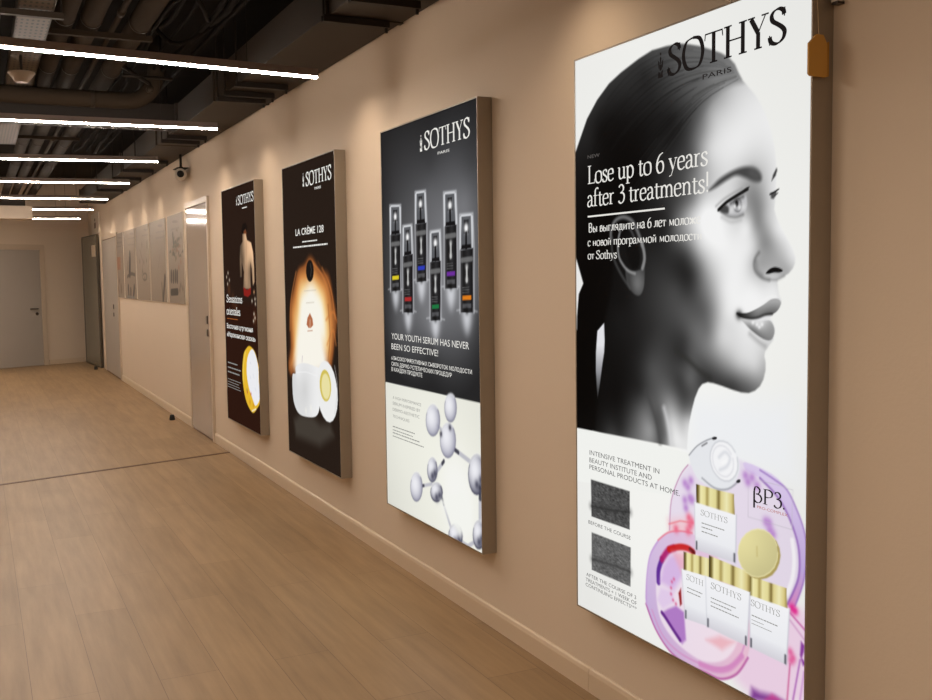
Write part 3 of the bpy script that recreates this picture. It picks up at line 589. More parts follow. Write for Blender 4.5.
    for body, lid in jars:
        v0 = min(b for a, b in body); v1 = max(b for a, b in body); h = v1 - v0
        cv.fill(body, cv.vgrad([(v0, (216, 214, 222)), (v0 + .2 * h, (232, 232, 238)), (v0 + .3 * h, (242, 243, 247)), (v1, (249, 249, 252))]), .4)
        cv.stroke([body[1], body[2]], .4, (196, 198, 208), .7, .8); cv.stroke([body[0], body[3]], .3, (206, 208, 216), .7, .8)
        cv.fill(lid, gold(lid), .3)
        a, b = np.array(body[3]), np.array(body[2])
        for t in (.03, .97): cv.stroke([a + (b - a) * t + (0, .4), a + (b - a) * t + (0, 2.4)], .7, (70, 70, 80), .6, .85)
    # open cream jar
    cv.fill([(62.4,63.2),(66,66.5),(71.4,69.1),(76.2,69.9),(81.2,68.7),(84.1,65.5),(84.3,62.5),(82.6,59.1),(79.7,56.3),(74.6,55.6),(69.7,56.2),(65.6,57.8)], (236, 238, 242), .8, 1, 4)
    cv.fill([(83.4,66),(83.7,64.3),(83.6,62.6),(82.8,61),(81.6,59.8),(80.1,58.9),(78.2,58.6),(76.4,58.8),(74.7,59.6),(73.2,60.8),(72.3,62.4),(71.9,64.1),(72.1,65.9),(72.9,67.5),(74.1,68.8),(75.8,69.6),(77.6,69.8),(79.4,69.6),(81.1,68.8),(82.5,67.5)], (250, 250, 252), .8)
    cv.stroke([(83.4,66),(83.7,64.3),(83.6,62.6),(82.8,61),(81.6,59.8),(80.1,58.9),(78.2,58.6),(76.4,58.8),(74.7,59.6),(73.2,60.8),(72.3,62.4),(71.9,64.1),(72.1,65.9),(72.9,67.5),(74.1,68.8),(75.8,69.6),(77.6,69.8),(79.4,69.6),(81.1,68.8),(82.5,67.5)], .4, (206, 208, 214), .8, .9)
    cv.stroke([(81.6,65.5),(81.9,64.2),(81.8,62.8),(81.2,61.6),(80.3,60.7),(79.2,60),(77.8,59.8),(76.4,60),(75.1,60.6),(74.1,61.6),(73.3,62.8),(73,64.2),(73.1,65.5),(73.7,66.8),(74.6,67.7),(75.8,68.3),(77.2,68.5),(78.6,68.3),(79.8,67.7),(80.9,66.7)], .3, (222, 222, 228), 1, .9)
    cv.stroke([(76.2,61.4),(79.2,63),(80.4,65.5),(78.3,66.8),(75.8,65)], .9, (222, 224, 230), 1.4, .9, 5); cv.stroke([(77.1,63.5),(78.8,64.4)], .9, (255, 255, 255), 1, .8)
    cv.stroke([(62.4,63.5),(66,66.7),(70.5,69.1),(74,70.3)], .4, (150, 152, 158), .6, .9, 4); cv.stroke([(68.4,57.7),(74.1,55.8),(79.7,56.6),(84.2,59.7)], .5, (150, 152, 160), .8, .8, 4)
    cv.fill([(74.9,70.4),(74.9,70.2),(74.8,70.1),(74.5,69.9),(74.3,69.8),(73.9,69.7),(73.6,69.6),(73.2,69.6),(73,69.6),(72.8,69.7),(72.7,69.8),(72.7,70),(72.8,70.1),(73.1,70.3),(73.3,70.4),(73.7,70.5),(74,70.6),(74.4,70.6),(74.6,70.6),(74.8,70.5)], (40, 40, 44), .4); cv.fill([(84.7,60),(84.8,59.8),(84.8,59.7),(84.7,59.5),(84.5,59.3),(84.3,59.2),(84,59.1),(83.8,59),(83.5,59),(83.3,59),(83.2,59.1),(83.1,59.2),(83.1,59.4),(83.2,59.5),(83.4,59.7),(83.6,59.9),(83.9,60),(84.1,60.1),(84.4,60.1),(84.6,60.1)], (40, 40, 44), .4); cv.stroke([(68.3,67.1),(70.5,68.3)], .5, (110, 110, 114), .6, .8)
    # gold disc lid
    cv.fill([(100.5,42.7),(100.1,40.7),(99.1,38.6),(97.5,36.7),(95.4,35.3),(93,34.3),(90.6,34),(88.4,34.3),(86.6,35.4),(85.4,36.9),(85,38.9),(85.4,41.1),(86.5,43.3),(88.3,45.1),(90.5,46.6),(92.9,47.4),(95.2,47.7),(97.3,47.2),(99,46.2),(100.1,44.6)], (178, 160, 96), .6)
    cv.fill([(99.5,43.2),(99.2,41.1),(98.2,39),(96.5,37.2),(94.4,35.7),(92,34.7),(89.6,34.4),(87.4,34.8),(85.6,35.8),(84.4,37.4),(84,39.4),(84.4,41.6),(85.5,43.7),(87.3,45.6),(89.5,47),(91.9,47.9),(94.3,48.1),(96.4,47.7),(98.1,46.6),(99.1,45.1)], cv.tones([(85.6,43.4,236),(97.3,44.8,214),(92.8,35.5,206),(91.6,41.2,224)], 2), .5)
    w, a = cv.mask([(99.5,43.2),(99.2,41.1),(98.2,39),(96.5,37.2),(94.4,35.7),(92,34.7),(89.6,34.4),(87.4,34.8),(85.6,35.8),(84.4,37.4),(84,39.4),(84.4,41.6),(85.5,43.7),(87.3,45.6),(89.5,47),(91.9,47.9),(94.3,48.1),(96.4,47.7),(98.1,46.6),(99.1,45.1)], .5); cv.c[w] = cv.c[w] * (1 - a[..., None] * (1 - np.array((1.0, .96, .70))))
    cv.stroke([(99.5,43.2),(99.2,41.1),(98.2,39),(96.5,37.2),(94.4,35.7),(92,34.7),(89.6,34.4),(87.4,34.8),(85.6,35.8),(84.4,37.4),(84,39.4),(84.4,41.6),(85.5,43.7),(87.3,45.6),(89.5,47),(91.9,47.9),(94.3,48.1),(96.4,47.7),(98.1,46.6),(99.1,45.1)], .35, (240, 232, 176), .5, .8); cv.stroke([(91.5,42.9),(91.6,40.4)], .5, (200, 184, 120), .7, .7)
    # thin printed frame round the formula mark
    cv.stroke([(87.8,58.9),(87.9,50.4),(104.5,50.5),(104.7,61),(92.5,61.4)], .2, (196, 190, 200), .4, .7)
    pn = cv.build('printed_panel', M['panel'], r, -T - .004, y0, 0)
    lettering('logo_lettering', pn, BLACK, y0, [('emblem', ((48.6,175.4)[0], (48.6,175.4)[1], (48.6,183)[1] - (48.6,175.4)[1])), ('serif', 'SOTHYS', (52,175.4,101.4,8.4), .185, .05),
              ('sans', 'PARIS', (68.1,171.4,80.3,1.5), .0)])
    lettering('headline_lettering', pn, WHITE, y0, [('serif', 'Lose up to 6 years', (8.2,147.4,70.5,5.9)), ('serif', 'after 3 treatments!', (7.8,139.8,71.4,5.7)),
              ('rule', [((8.1,136.2)[0], (8.1,136.2)[1]), ((50.7,136.3)[0], (8.1,136.2)[1]), ((50.7,136.3)[0], (8.1,136.2)[1] + .55), ((8.1,136.2)[0], (8.1,136.2)[1] + .55)]),
              ('serif', 'Вы выглядите на 6 лет моложе', (8.4,131.2,67.5,3), .16, .06), ('serif', 'с новой программой молодости', (8,126.6,68.2,2.7), .16, .06), ('serif', 'от Sothys', (8,122.2,25.3,2.7), .16, .06)])
    lettering('small_heading', pn, DIM, y0, [('sans', 'NEW', (8.2,155.8,15.5,1.2))])
    lettering('caption_lettering', pn, MIDGREY, y0, [('sans', 'INTENSIVE TREATMENT IN', (8.6,55.4,48.1,1.7)), ('sans', 'BEAUTY INSTITUTE AND', (8.5,52.8,44.2,1.7)), ('sans', 'PERSONAL PRODUCTS AT HOME.', (8.5,50.4,58.2,1.7)),
              ('sans', 'BEFORE THE COURSE', (7.7,31.2,32.8,1.3)), ('sans', 'AFTER THE COURSE OF 3', (6.2,12.4,35.8,1.3)), ('sans', 'TREATMENTS + 1 WEEK OF', (5.8,10.5,36.1,1.3)), ('sans', 'CONTINUING EFFECTS***', (5.7,8.7,36.1,1.3))])
    jt = [('serif', 'SOTHYS', q, .15, .04) for q in ((67.9,46.8,79.8,1.6), (72.6,26.3,85.7,1.8), (89.4,26.2,100.7,1.7))] + [('serif', 'SOTH', (61.4,25.9,69.3,1.7))]
    for k, q in enumerate(((68.4,44.4,78.5,0.3), (68.4,43.2,73.3,0.3), (68.4,41.9,75.5,0.3), (72.6,23.4,83.3,0.3), (72.6,22.2,81.6,0.3), (72.6,21,84.6,0.3), (89.8,23.4,99.8,0.3), (89.8,22.2,94.5,0.2), (89.8,21.2,97.6,0.2), (61.8,23.4,69,0.3), (61.8,22.2,68.1,0.3))):
        jt.append(('bars', q, k, 1))
    lettering('jar_lettering', pn, GREY, y0, jt)
    lettering('formula_mark', pn, BLACK, y0, [('serif', 'βP3.', (89.6,55.2,102.3,4.1), .17, .04)])
    lettering('formula_caption', pn, RUST, y0, [('sans', 'PRO-COMPLEX', (91.6,53.6,103.1,0.8), .0)])

# ---- six serum bottles
def art_serum():
    r, W, y0 = light_box(1, 'light box with six slim serum bottles above white molecule spheres')
    cv = Canvas(W, HB * 100, 170, 440, (40, 38, 37))
    cv.c[:] = cv.tones([(6.2,185.3,38),(62.1,187.3,40),(107.8,186.8,38),(4.6,155.7,48),(61.3,167.3,66),(102.4,163.1,72),(18.1,154.7,66),(60.8,155.2,98),(97.2,149,118),(60.1,138.2,112),(23.5,130.1,84),(101.4,127.9,120),(6.4,110.5,60),(35,105.9,104),(70,106.5,122),(100.7,106.9,112),(19.1,93.3,92),(58.3,92.5,116),(100.4,94.3,88),(5.4,90.3,56),(58,83.3,66),(4.9,80.1,46),(104.9,86.1,58),(57.6,73,46),(20.5,68.6,40),(99.7,70.8,42),(108.9,127.7,96),(109.9,98.8,64)], 2.2)(cv.x, cv.y) * np.array([.985, .99, 1.02])
    fl = lambda P, r_: cv.dabs(P, r_, (245, 246, 250), .75)
    def P(zx, zy): return zx, zy
    bottles = [([(10.8,152.6),(25.5,151.8),(25.1,138.1),(10.6,138)], [(10.6,137.7),(25.1,137.8),(23.8,110.6),(9.7,109.8)], (226, 206, 40)),
               ([(27.5,141.6),(39.1,141.7),(39.2,127.8),(27.2,127.1)], [(26.4,126.9),(40.2,127.8),(39.2,100),(25.6,99.7)], (176, 46, 46)),
               ([(43.4,156.6),(55.8,156.3),(56.2,141.8),(43.2,141.7)], [(42.7,141.5),(56.9,141.7),(55.8,115),(42.8,114.5)], (46, 62, 190)),
               ([(60.1,137.4),(71.6,137.6),(71.7,124.1),(60,123.6)], [(58.9,123.4),(72.2,124),(70.8,97.5),(58.5,96.8)], (30, 122, 66)),
               ([(75.4,153.8),(88.4,153.4),(88.9,139.1),(75.5,138.9)], [(75.5,138.8),(89.3,139.2),(88.7,111.9),(74.9,111.6)], (112, 48, 160)),
               ([(91.7,143.1),(104.4,142.9),(104.2,128.7),(91.2,128.4)], [(91,127.9),(105.2,128.6),(104.4,101.8),(90.7,101.4)], (226, 128, 30))]
    for cap, body, lab in bottles:                       # light round each bottle
        al = [cap[0], cap[1], body[1], body[2], body[3], body[0]]
        cv.fill(al, (184, 188, 196), 4, .26)
        cv.stroke([al[3], al[2], al[1], al[0], al[5], al[4]], .8, (226, 228, 232), 1.6, .7)
        c = (np.array(body[2]) + np.array(body[3])) / 2
        for t in range(7): cv.dabs([c + (0, .6 - t * 1.5)], 5.0 - t * .4, (240, 242, 248), .4 - t * .05)
        for sx in (-1, 1): cv.stroke([c + (sx * 4, 1.2), c + (sx * 10, .6)], .5, (236, 238, 242), 1.6, .55)
    for k, (cap, body, lab) in enumerate(bottles):
        cap, body = np.array(cap), np.array(body); q = lambda A, s, t: (A[3] * (1 - s) + A[2] * s) * (1 - t) + (A[0] * (1 - s) + A[1] * s) * t
        cv.fill([q(cap, 0, 0), q(cap, 1, 0), q(cap, 1, .93), q(cap, .86, 1), q(cap, .14, 1), q(cap, 0, .93)], (214, 216, 220), .5); cv.fill([q(cap, .1, 0), q(cap, .9, 0), q(cap, .86, .94), q(cap, .14, .94)], (92, 94, 98), .6)
        cv.fill([q(cap, .3, .45), q(cap, .7, .45), q(cap, .68, .84), q(cap, .32, .84)], (24, 24, 26), .6)
        cv.dabs([q(cap, .5, .6)], 2.1, (248, 248, 250)); cv.dabs([q(cap, .5, .6)], 1.4, (255, 255, 255))
        cv.stroke([q(cap, .5, .45), q(cap, .5, 0)], 1.7, (16, 16, 18), .6)
        cv.fill([q(cap, .1, 0), q(cap, .9, 0), q(cap, .84, .12), q(cap, .16, .12)], (20, 20, 22), .5)
        cv.fill(body, (150, 150, 154), .5)
        cv.fill([q(body, .07, 0), q(body, .93, 0), q(body, .93, 1), q(body, .07, 1)], cv.ugrad([(q(body, .07, .5)[0], (66, 66, 68)), (q(body, .3, .5)[0], (26, 26, 27)), (q(body, .6, .5)[0], (44, 44, 46)), (q(body, .93, .5)[0], (20, 20, 22))]), .5)
        cv.fill([q(body, .2, .2), q(body, .8, .2), q(body, .8, .27), q(body, .2, .27)], lab, .4)
        cv.stroke([q(body, .5, .5), q(body, .5, .7)], 1.5, (214, 214, 212), .8, .9); cv.dabs([q(body, .5, .52), q(body, .5, .73)], 1.3, (216, 216, 214), .85); cv.stroke([q(body, .16, .84), q(body, .84, .84)], 2.2, (132, 132, 132), 1.0, .75)
        for t in (.32, .36, .4): cv.stroke([q(body, .2, t), q(body, .66, t)], .3, (150, 150, 150), .5, .6)
        cv.fill([q(body, .2, .07), q(body, .8, .07), q(body, .8, .14), q(body, .2, .14)], (120, 120, 124), .8, .6); cv.dabs([q(body, .5, .03)], 1.6, (16, 16, 16), .8)
    # white field with molecules
    cv.fill([(-1, 0), (W + 1, 0), (W + 1, (110.8,64.2)[1]), (-1, (1.6,63.4)[1])], cv.tones([(6.3,54.6,236),(3.7,2.6,226),(88.1,19.1,250),(97.7,3.4,244),(56.3,41.2,246),(104.1,56.4,238),(18.7,30.8,240)], 2), .3)
    w = np.s_[:, :]; hi = (cv.y < np.interp(cv.x, [0, W], [(1.6,63.4)[1], (110.8,64.2)[1]]))[..., None]
    cv.c[:] = np.where(hi, cv.c * np.array([1, 1, .955]), cv.c)
    cv.dabs([(86.1,19.6),(83.2,24.8),(90,12.8)], 14, (252, 252, 248), .8)
    lk = (118, 116, 136)
    for q, wd in (([(83.7,40.6),(100.6,37.5)], 2.2), ([(71.7,33.7),(61.5,26)], 2.0), ([(45.9,17.6),(57.8,20.7)], 1.6), ([(68.9,16.2),(78.3,4.4)], 2.0), ([(108,26.3),(107.6,12.6)], 2.6), ([(64.6,49.2),(72.2,47)], 1.5), ([(81.3,1),(95.6,0.3),(105.5,5.2)], 1.8)):
        cv.stroke(q, wd, (190, 190, 200), 1.2, .9); cv.stroke([q[0], (np.array(q[0]) * .8 + np.array(q[-1]) * .2)], wd * .9, (40, 40, 52), 1, .8)
    for e, c in (([(85.9,59.5),(85.6,57.5),(84.6,55.7),(83.2,54.1),(81.4,53),(79.5,52.5),(77.5,52.5),(75.7,53.2),(74.4,54.5),(73.5,56.1),(73.3,58),(73.6,60),(74.6,61.9),(76.1,63.5),(77.9,64.5),(79.9,65),(81.8,64.9),(83.5,64.2),(84.9,63),(85.7,61.3)], 0), ([(68,51.7),(67.5,49.5),(66.4,47.4),(64.6,45.5),(62.3,44.2),(59.8,43.5),(57.4,43.5),(55.1,44.3),(53.4,45.6),(52.3,47.5),(52,49.8),(52.5,52.1),(53.7,54.3),(55.6,56.1),(57.9,57.4),(60.4,58),(62.8,57.9),(65,57.1),(66.7,55.8),(67.7,53.9)], 0), ([(84.6,44.9),(84.2,42.5),(82.9,40.2),(81.1,38.2),(78.7,36.7),(76.1,35.9),(73.5,35.9),(71.2,36.7),(69.4,38.1),(68.2,40.2),(67.9,42.6),(68.4,45.1),(69.7,47.4),(71.7,49.4),(74.1,50.8),(76.7,51.5),(79.2,51.5),(81.5,50.7),(83.2,49.2),(84.3,47.2)], 0), ([(64.2,28.4),(63.9,26.6),(63,24.9),(61.7,23.4),(60.1,22.3),(58.3,21.7),(56.5,21.7),(54.9,22.2),(53.7,23.2),(52.9,24.7),(52.7,26.4),(53.1,28.2),(54,30),(55.3,31.4),(57,32.5),(58.8,33.1),(60.5,33.1),(62.1,32.5),(63.3,31.5),(64,30)], 1), ([(46.5,17.2),(46.1,15),(45,12.9),(43.3,11),(41.2,9.6),(38.9,8.8),(36.5,8.7),(34.5,9.3),(32.9,10.6),(31.9,12.3),(31.6,14.5),(32.1,16.7),(33.2,18.9),(35,20.7),(37.1,22.1),(39.5,22.8),(41.7,22.9),(43.7,22.2),(45.3,21),(46.2,19.3)], 0), ([(69.7,19),(69.3,17.5),(68.3,16.1),(66.8,14.9),(64.9,13.9),(62.8,13.3),(60.7,13.1),(58.8,13.3),(57.3,14),(56.3,15.1),(56,16.4),(56.4,17.8),(57.5,19.3),(59,20.5),(61,21.5),(63.1,22.1),(65.2,22.3),(67.1,22),(68.5,21.3),(69.4,20.2)], 2), ([(113,34.6),(112.6,31.9),(111.4,29.4),(109.6,27.2),(107.4,25.5),(104.9,24.6),(102.4,24.6),(100.1,25.4),(98.4,27),(97.3,29.2),(96.9,31.9),(97.4,34.6),(98.7,37.2),(100.6,39.5),(102.9,41),(105.4,41.8),(107.8,41.8),(110,40.9),(111.7,39.3),(112.7,37.2)], 2), ([(90.3,3.5),(89.9,1.7),(88.8,0),(87.2,-1.6),(85.1,-2.8),(82.8,-3.6),(80.6,-3.9),(78.5,-3.6),(76.9,-2.8),(75.9,-1.5),(75.5,0.1),(76,1.9),(77.1,3.7),(78.8,5.3),(80.9,6.5),(83.2,7.3),(85.5,7.5),(87.5,7.2),(89,6.4),(90,5.1)], 2), ([(112.2,8.9),(111.8,7),(111,5.1),(109.7,3.5),(108.1,2.3),(106.3,1.6),(104.6,1.4),(103,1.9),(101.7,3),(100.9,4.5),(100.7,6.3),(101,8.3),(101.9,10.2),(103.2,11.8),(104.9,13),(106.7,13.7),(108.4,13.8),(110,13.2),(111.2,12.2),(111.9,10.7)], 2)):
        e = np.array(e); m = e.mean(0); hw = np.ptp(e[:, 0]) / 2; hh = np.ptp(e[:, 1]) / 2; dk = (158, 128, 100)[c]
        def ball(x, y, m=m, hw=hw, hh=hh, dk=dk):
            d = ((x - m[0] + .25 * hw) / hw) ** 2 + ((y - m[1] - .2 * hh) / hh) ** 2
            g = (np.clip(1 - .8 * d, 0, 1) ** .8)[..., None]
            return (np.array((dk, dk, dk + 18)) * (1 - g) + np.array((244, 244, 250)) * g) / 255
        cv.fill(e, ball, .8, .95); cv.stroke(np.vstack([e, e[:1]]), .6, (dk - 50, dk - 50, dk - 28), 1.2, .6); cv.stroke(e[12:18], 1.2, (255, 255, 255), 1.6, .7)
        if c: cv.dabs([m + (0, -.5 * hh), m + (.5 * hw, -.2 * hh)], 2, (60, 60, 78), .8)
    cv.fill([(66.7,14.9),(90.3,23.9),(98.1,18.8),(99.8,8.3),(87.6,2.9),(77.3,7.8)], (251, 252, 246), 5, .9)
    cv.dabs([(68.9,45.7),(78.7,49.9),(108,28.1)], 1.4, (46, 46, 60), .85)
    pn = cv.build('printed_panel', M['panel'], r, -T - .004, y0, 0)
    lettering('logo_lettering', pn, WHITE, y0, [('emblem', ((51.7,174.4)[0], (51.7,174.4)[1], (52,182.1)[1] - (51.7,174.4)[1])), ('serif', 'SOTHYS', (55.4,174.7,103.3,7.9), .17, .05), ('sans', 'PARIS', (70.2,170.9,82.5,1.3), .0)])
    lettering('headline_lettering', pn, WHITE, y0, [('sans', 'YOUR YOUTH SERUM HAS NEVER', (10.4,86,99.4,3.2)), ('sans', 'BEEN SO EFFECTIVE!', (10.1,80.9,67.3,3.1)),
              ('sans', '6 ВЫСОКОЭФФЕКТИВНЫХ СЫВОРОТОК МОЛОДОСТИ', (9.8,75.6,101.9,1.9), .006), ('sans', 'СИЛА ДЕРМО-ЭСТЕТИЧЕСКИХ ПРОЦЕДУР', (9.7,72.6,81.6,1.9), .006), ('sans', 'В КАЖДОМ ПРОДУКТЕ', (9.6,69.8,48.7,2), .006)])
    lettering('caption_lettering', pn, GREY, y0, [('sans', 'A HIGH PERFORMANCE', (10.5,55.8,46.7,1.5)), ('sans', 'SERUM INSPIRED BY', (10.3,52.8,45.6,1.6)), ('sans', 'DERMO-AESTHETIC', (10.2,49.7,44.4,1.6)), ('sans', 'TECHNIQUES', (10,46.3,31.8,1.5))]
              + [('bars', q, k, .6) for k, q in enumerate(((9.8,41.4,38.4,0.9), (9.7,39.7,35.9,0.8), (9.6,38.2,44.4,0.9), (9.5,36.5,49.1,0.8)))])

# ---- cream jar in a glow
def art_cream():
    r, W, y0 = light_box(2, 'dark light box with a white cream jar before a glowing orange flower')
    cv = Canvas(W, HB * 100, 130, 330, (39, 29, 23))  # dark ground has the room's brownish ambient light mixed into its colour
    fw = smooth([(9.2,51.9),(5.5,72.5),(7.5,88),(11.3,100.7),(19.7,115.9),(34.1,125.8),(51.5,130.5),(67.9,129.5),(83.2,125),(94.8,118.7),(102.8,108.8),(107.5,96.1),(107.3,82.2),(100.8,67.8),(85.1,59.4)], 4)
    w = cv.win(fw, 4); sd = -cv.dist(fw, w, True)
    sd = sd + 1.3 * np.sin(cv.x[w] * .2 + cv.y[w] * .11 + .6) + .9 * np.sin(cv.y[w] * .17 - cv.x[w] * .13)
    ramp = lambda c: np.interp(sd, [0, 4, 11, 18, 25, 31], c) / 255.
    fc = np.stack([ramp([70, 142, 214, 248, 255, 255]), ramp([42, 82, 142, 206, 244, 253]), ramp([26, 42, 76, 140, 214, 244])], -1)
    al = np.clip((sd + 1) / 5, 0, 1)[..., None]; cv.c[w] = cv.c[w] * (1 - al) + fc * al
    for q in ([(62.3,126.9),(81.8,118.8),(94.3,106.4),(98.6,89.4)], [(82.1,123),(98.3,109.9),(104.5,93.7)], [(87.5,92),(101,97.1),(107.9,91.5)], [(27.1,121.1),(13.8,102.8),(9.6,82.7)], [(88.3,77.1),(100.3,86.5),(105.2,78)]):
        cv.stroke(q, 1.3, (214, 130, 66), 2.5, .7, 4)
    for q in ([(74.5,126.7),(91.2,115.8),(99.7,104.1)], [(92,101),(94.5,83.3),(89.6,68.2)]): cv.stroke(q, 1, (120, 66, 30), 2.5, .6, 4)
    wg = smooth([(21.2,55.6),(28,80.2),(36.4,99.3),(48.3,109.6),(59.2,113.4),(69,108.5),(76.2,97.7),(80.8,80.9),(83.2,60.5)], 4); w, k_ = cv.mask(wg, 15)
    cv.c[w] = cv.c[w] * (1 - k_[..., None]) + np.array((1., .985, .94)) * k_[..., None]
    cv.fill([(65.6,121.5),(65,119.4),(63.8,117.5),(61.9,116),(59.5,115.1),(57,114.7),(54.5,115.1),(52.2,116.1),(50.5,117.6),(49.5,119.5),(49.3,121.6),(49.9,123.8),(51.2,125.7),(53.2,127.1),(55.5,128.1),(58.1,128.3),(60.6,128),(62.7,127),(64.4,125.4),(65.4,123.6)], (27, 23, 21), .8); cv.stroke([(59.1,125.7),(60.5,122),(58.7,118.3)], .8, (92, 86, 78), 1, .8)
    for q in ([(43.9,108.9),(69.1,109.7)], [(47.6,101.4),(64.5,102.1)]): cv.stroke(q, .5, (206, 196, 180), 1, .8)
    cv.fill([(55.4,95.3),(60.7,91.7),(61.7,88),(56.5,86),(51.8,85.8),(47.7,87.8),(49.8,92)], (176, 96, 58), 1, .9); cv.stroke([(55.2,90.9),(54.9,86.5)], .8, (250, 230, 210), .8); cv.stroke([(49.5,83.8),(60.1,84.5)], .6, (190, 130, 100), .8, .8)
    # jar
    cv.fill([(13.6,22.8),(28,28.5),(54.5,30.3),(70.8,27.3),(90.5,29.8),(97.6,23.6),(69.7,13.5),(17.4,12.5)], (92, 88, 80), 9, .55)
    cv.fill([(13.1,53.2),(20.2,54.5),(21.6,59.3),(37.7,62.7),(61.3,62.5),(75.3,59.9),(71.9,42.3),(67.2,33.4),(54.4,29.5),(28,28.2),(15.6,33.7),(12.1,42.8)], cv.tones([(16.1,49.8,222),(26,57.2,240),(40.7,45.5,218),(28.4,32.5,226),(54.8,34.2,240),(68.8,54.4,246)], 2.2), .8, 1, 4)
    cv.stroke([(22.2,55.4),(43.9,57.4),(67,56.7)], .6, (250, 250, 250), .8, .8); cv.stroke([(35.5,63.2),(36.8,67.1)], .7, (150, 130, 160), .7, .7)
    cv.dabs([(52.8,35.2),(41.7,32.1)], 2, (252, 250, 240), .6)
    cv.fill([(105.8,51.3),(106,45.7),(104.4,40.4),(101,35.9),(96.2,32.5),(90.4,30.7),(84.1,30.7),(78,32.5),(72.6,35.9),(68.5,40.7),(66.2,46.4),(66,52.3),(67.9,57.9),(71.6,62.6),(76.7,65.8),(82.7,67.3),(89,67),(95,64.9),(100,61.4),(103.7,56.7)], (244, 244, 243), .8); cv.stroke([(101.7,65.5),(106,52.9),(99.7,36.9)], .8, (214, 214, 214), 1.4, .7, 4)
    cv.fill([(94.3,53.4),(94.1,50.5),(92.8,47.7),(90.6,45.3),(87.6,43.5),(84.3,42.7),(80.8,42.7),(77.5,43.7),(74.7,45.6),(72.9,48.1),(72,51),(72.3,54.1),(73.7,57),(76,59.4),(79,61.1),(82.4,61.9),(85.9,61.7),(89.1,60.7),(91.7,58.8),(93.5,56.3)], (216, 196, 92), .8); cv.fill([(92.4,52.7),(92.2,50.3),(91.3,48),(89.6,46.1),(87.4,44.7),(84.8,44.1),(82.2,44.1),(79.7,45),(77.7,46.5),(76.2,48.5),(75.6,50.9),(75.8,53.4),(76.8,55.7),(78.5,57.7),(80.8,59),(83.4,59.6),(86,59.5),(88.4,58.6),(90.4,57.1),(91.8,55.1)], (240, 230, 168), 1.4)
    pn = cv.build('printed_panel', M['panel'], r, -T - .004, y0, 0)
    lettering('logo_lettering', pn, WHITE, y0, [('emblem', ((48.6,174.2)[0], (48.6,174.2)[1], (49.3,182.7)[1] - (48.6,174.2)[1])), ('serif', 'SOTHYS', (53.7,174.1,104.4,7.9), .19, .07), ('sans', 'PARIS', (71.6,170.4,83.8,1.5), .02)])
    lettering('headline_lettering', pn, WHITE, y0, [('sans', 'LA CRÈME 128', (28.7,144.3,87.2,4.4), .012), ('bars', (43.2,139.5,74.5,1), 2, .8), ('bars', (22.6,136.5,94,1.2), 3, .8)])

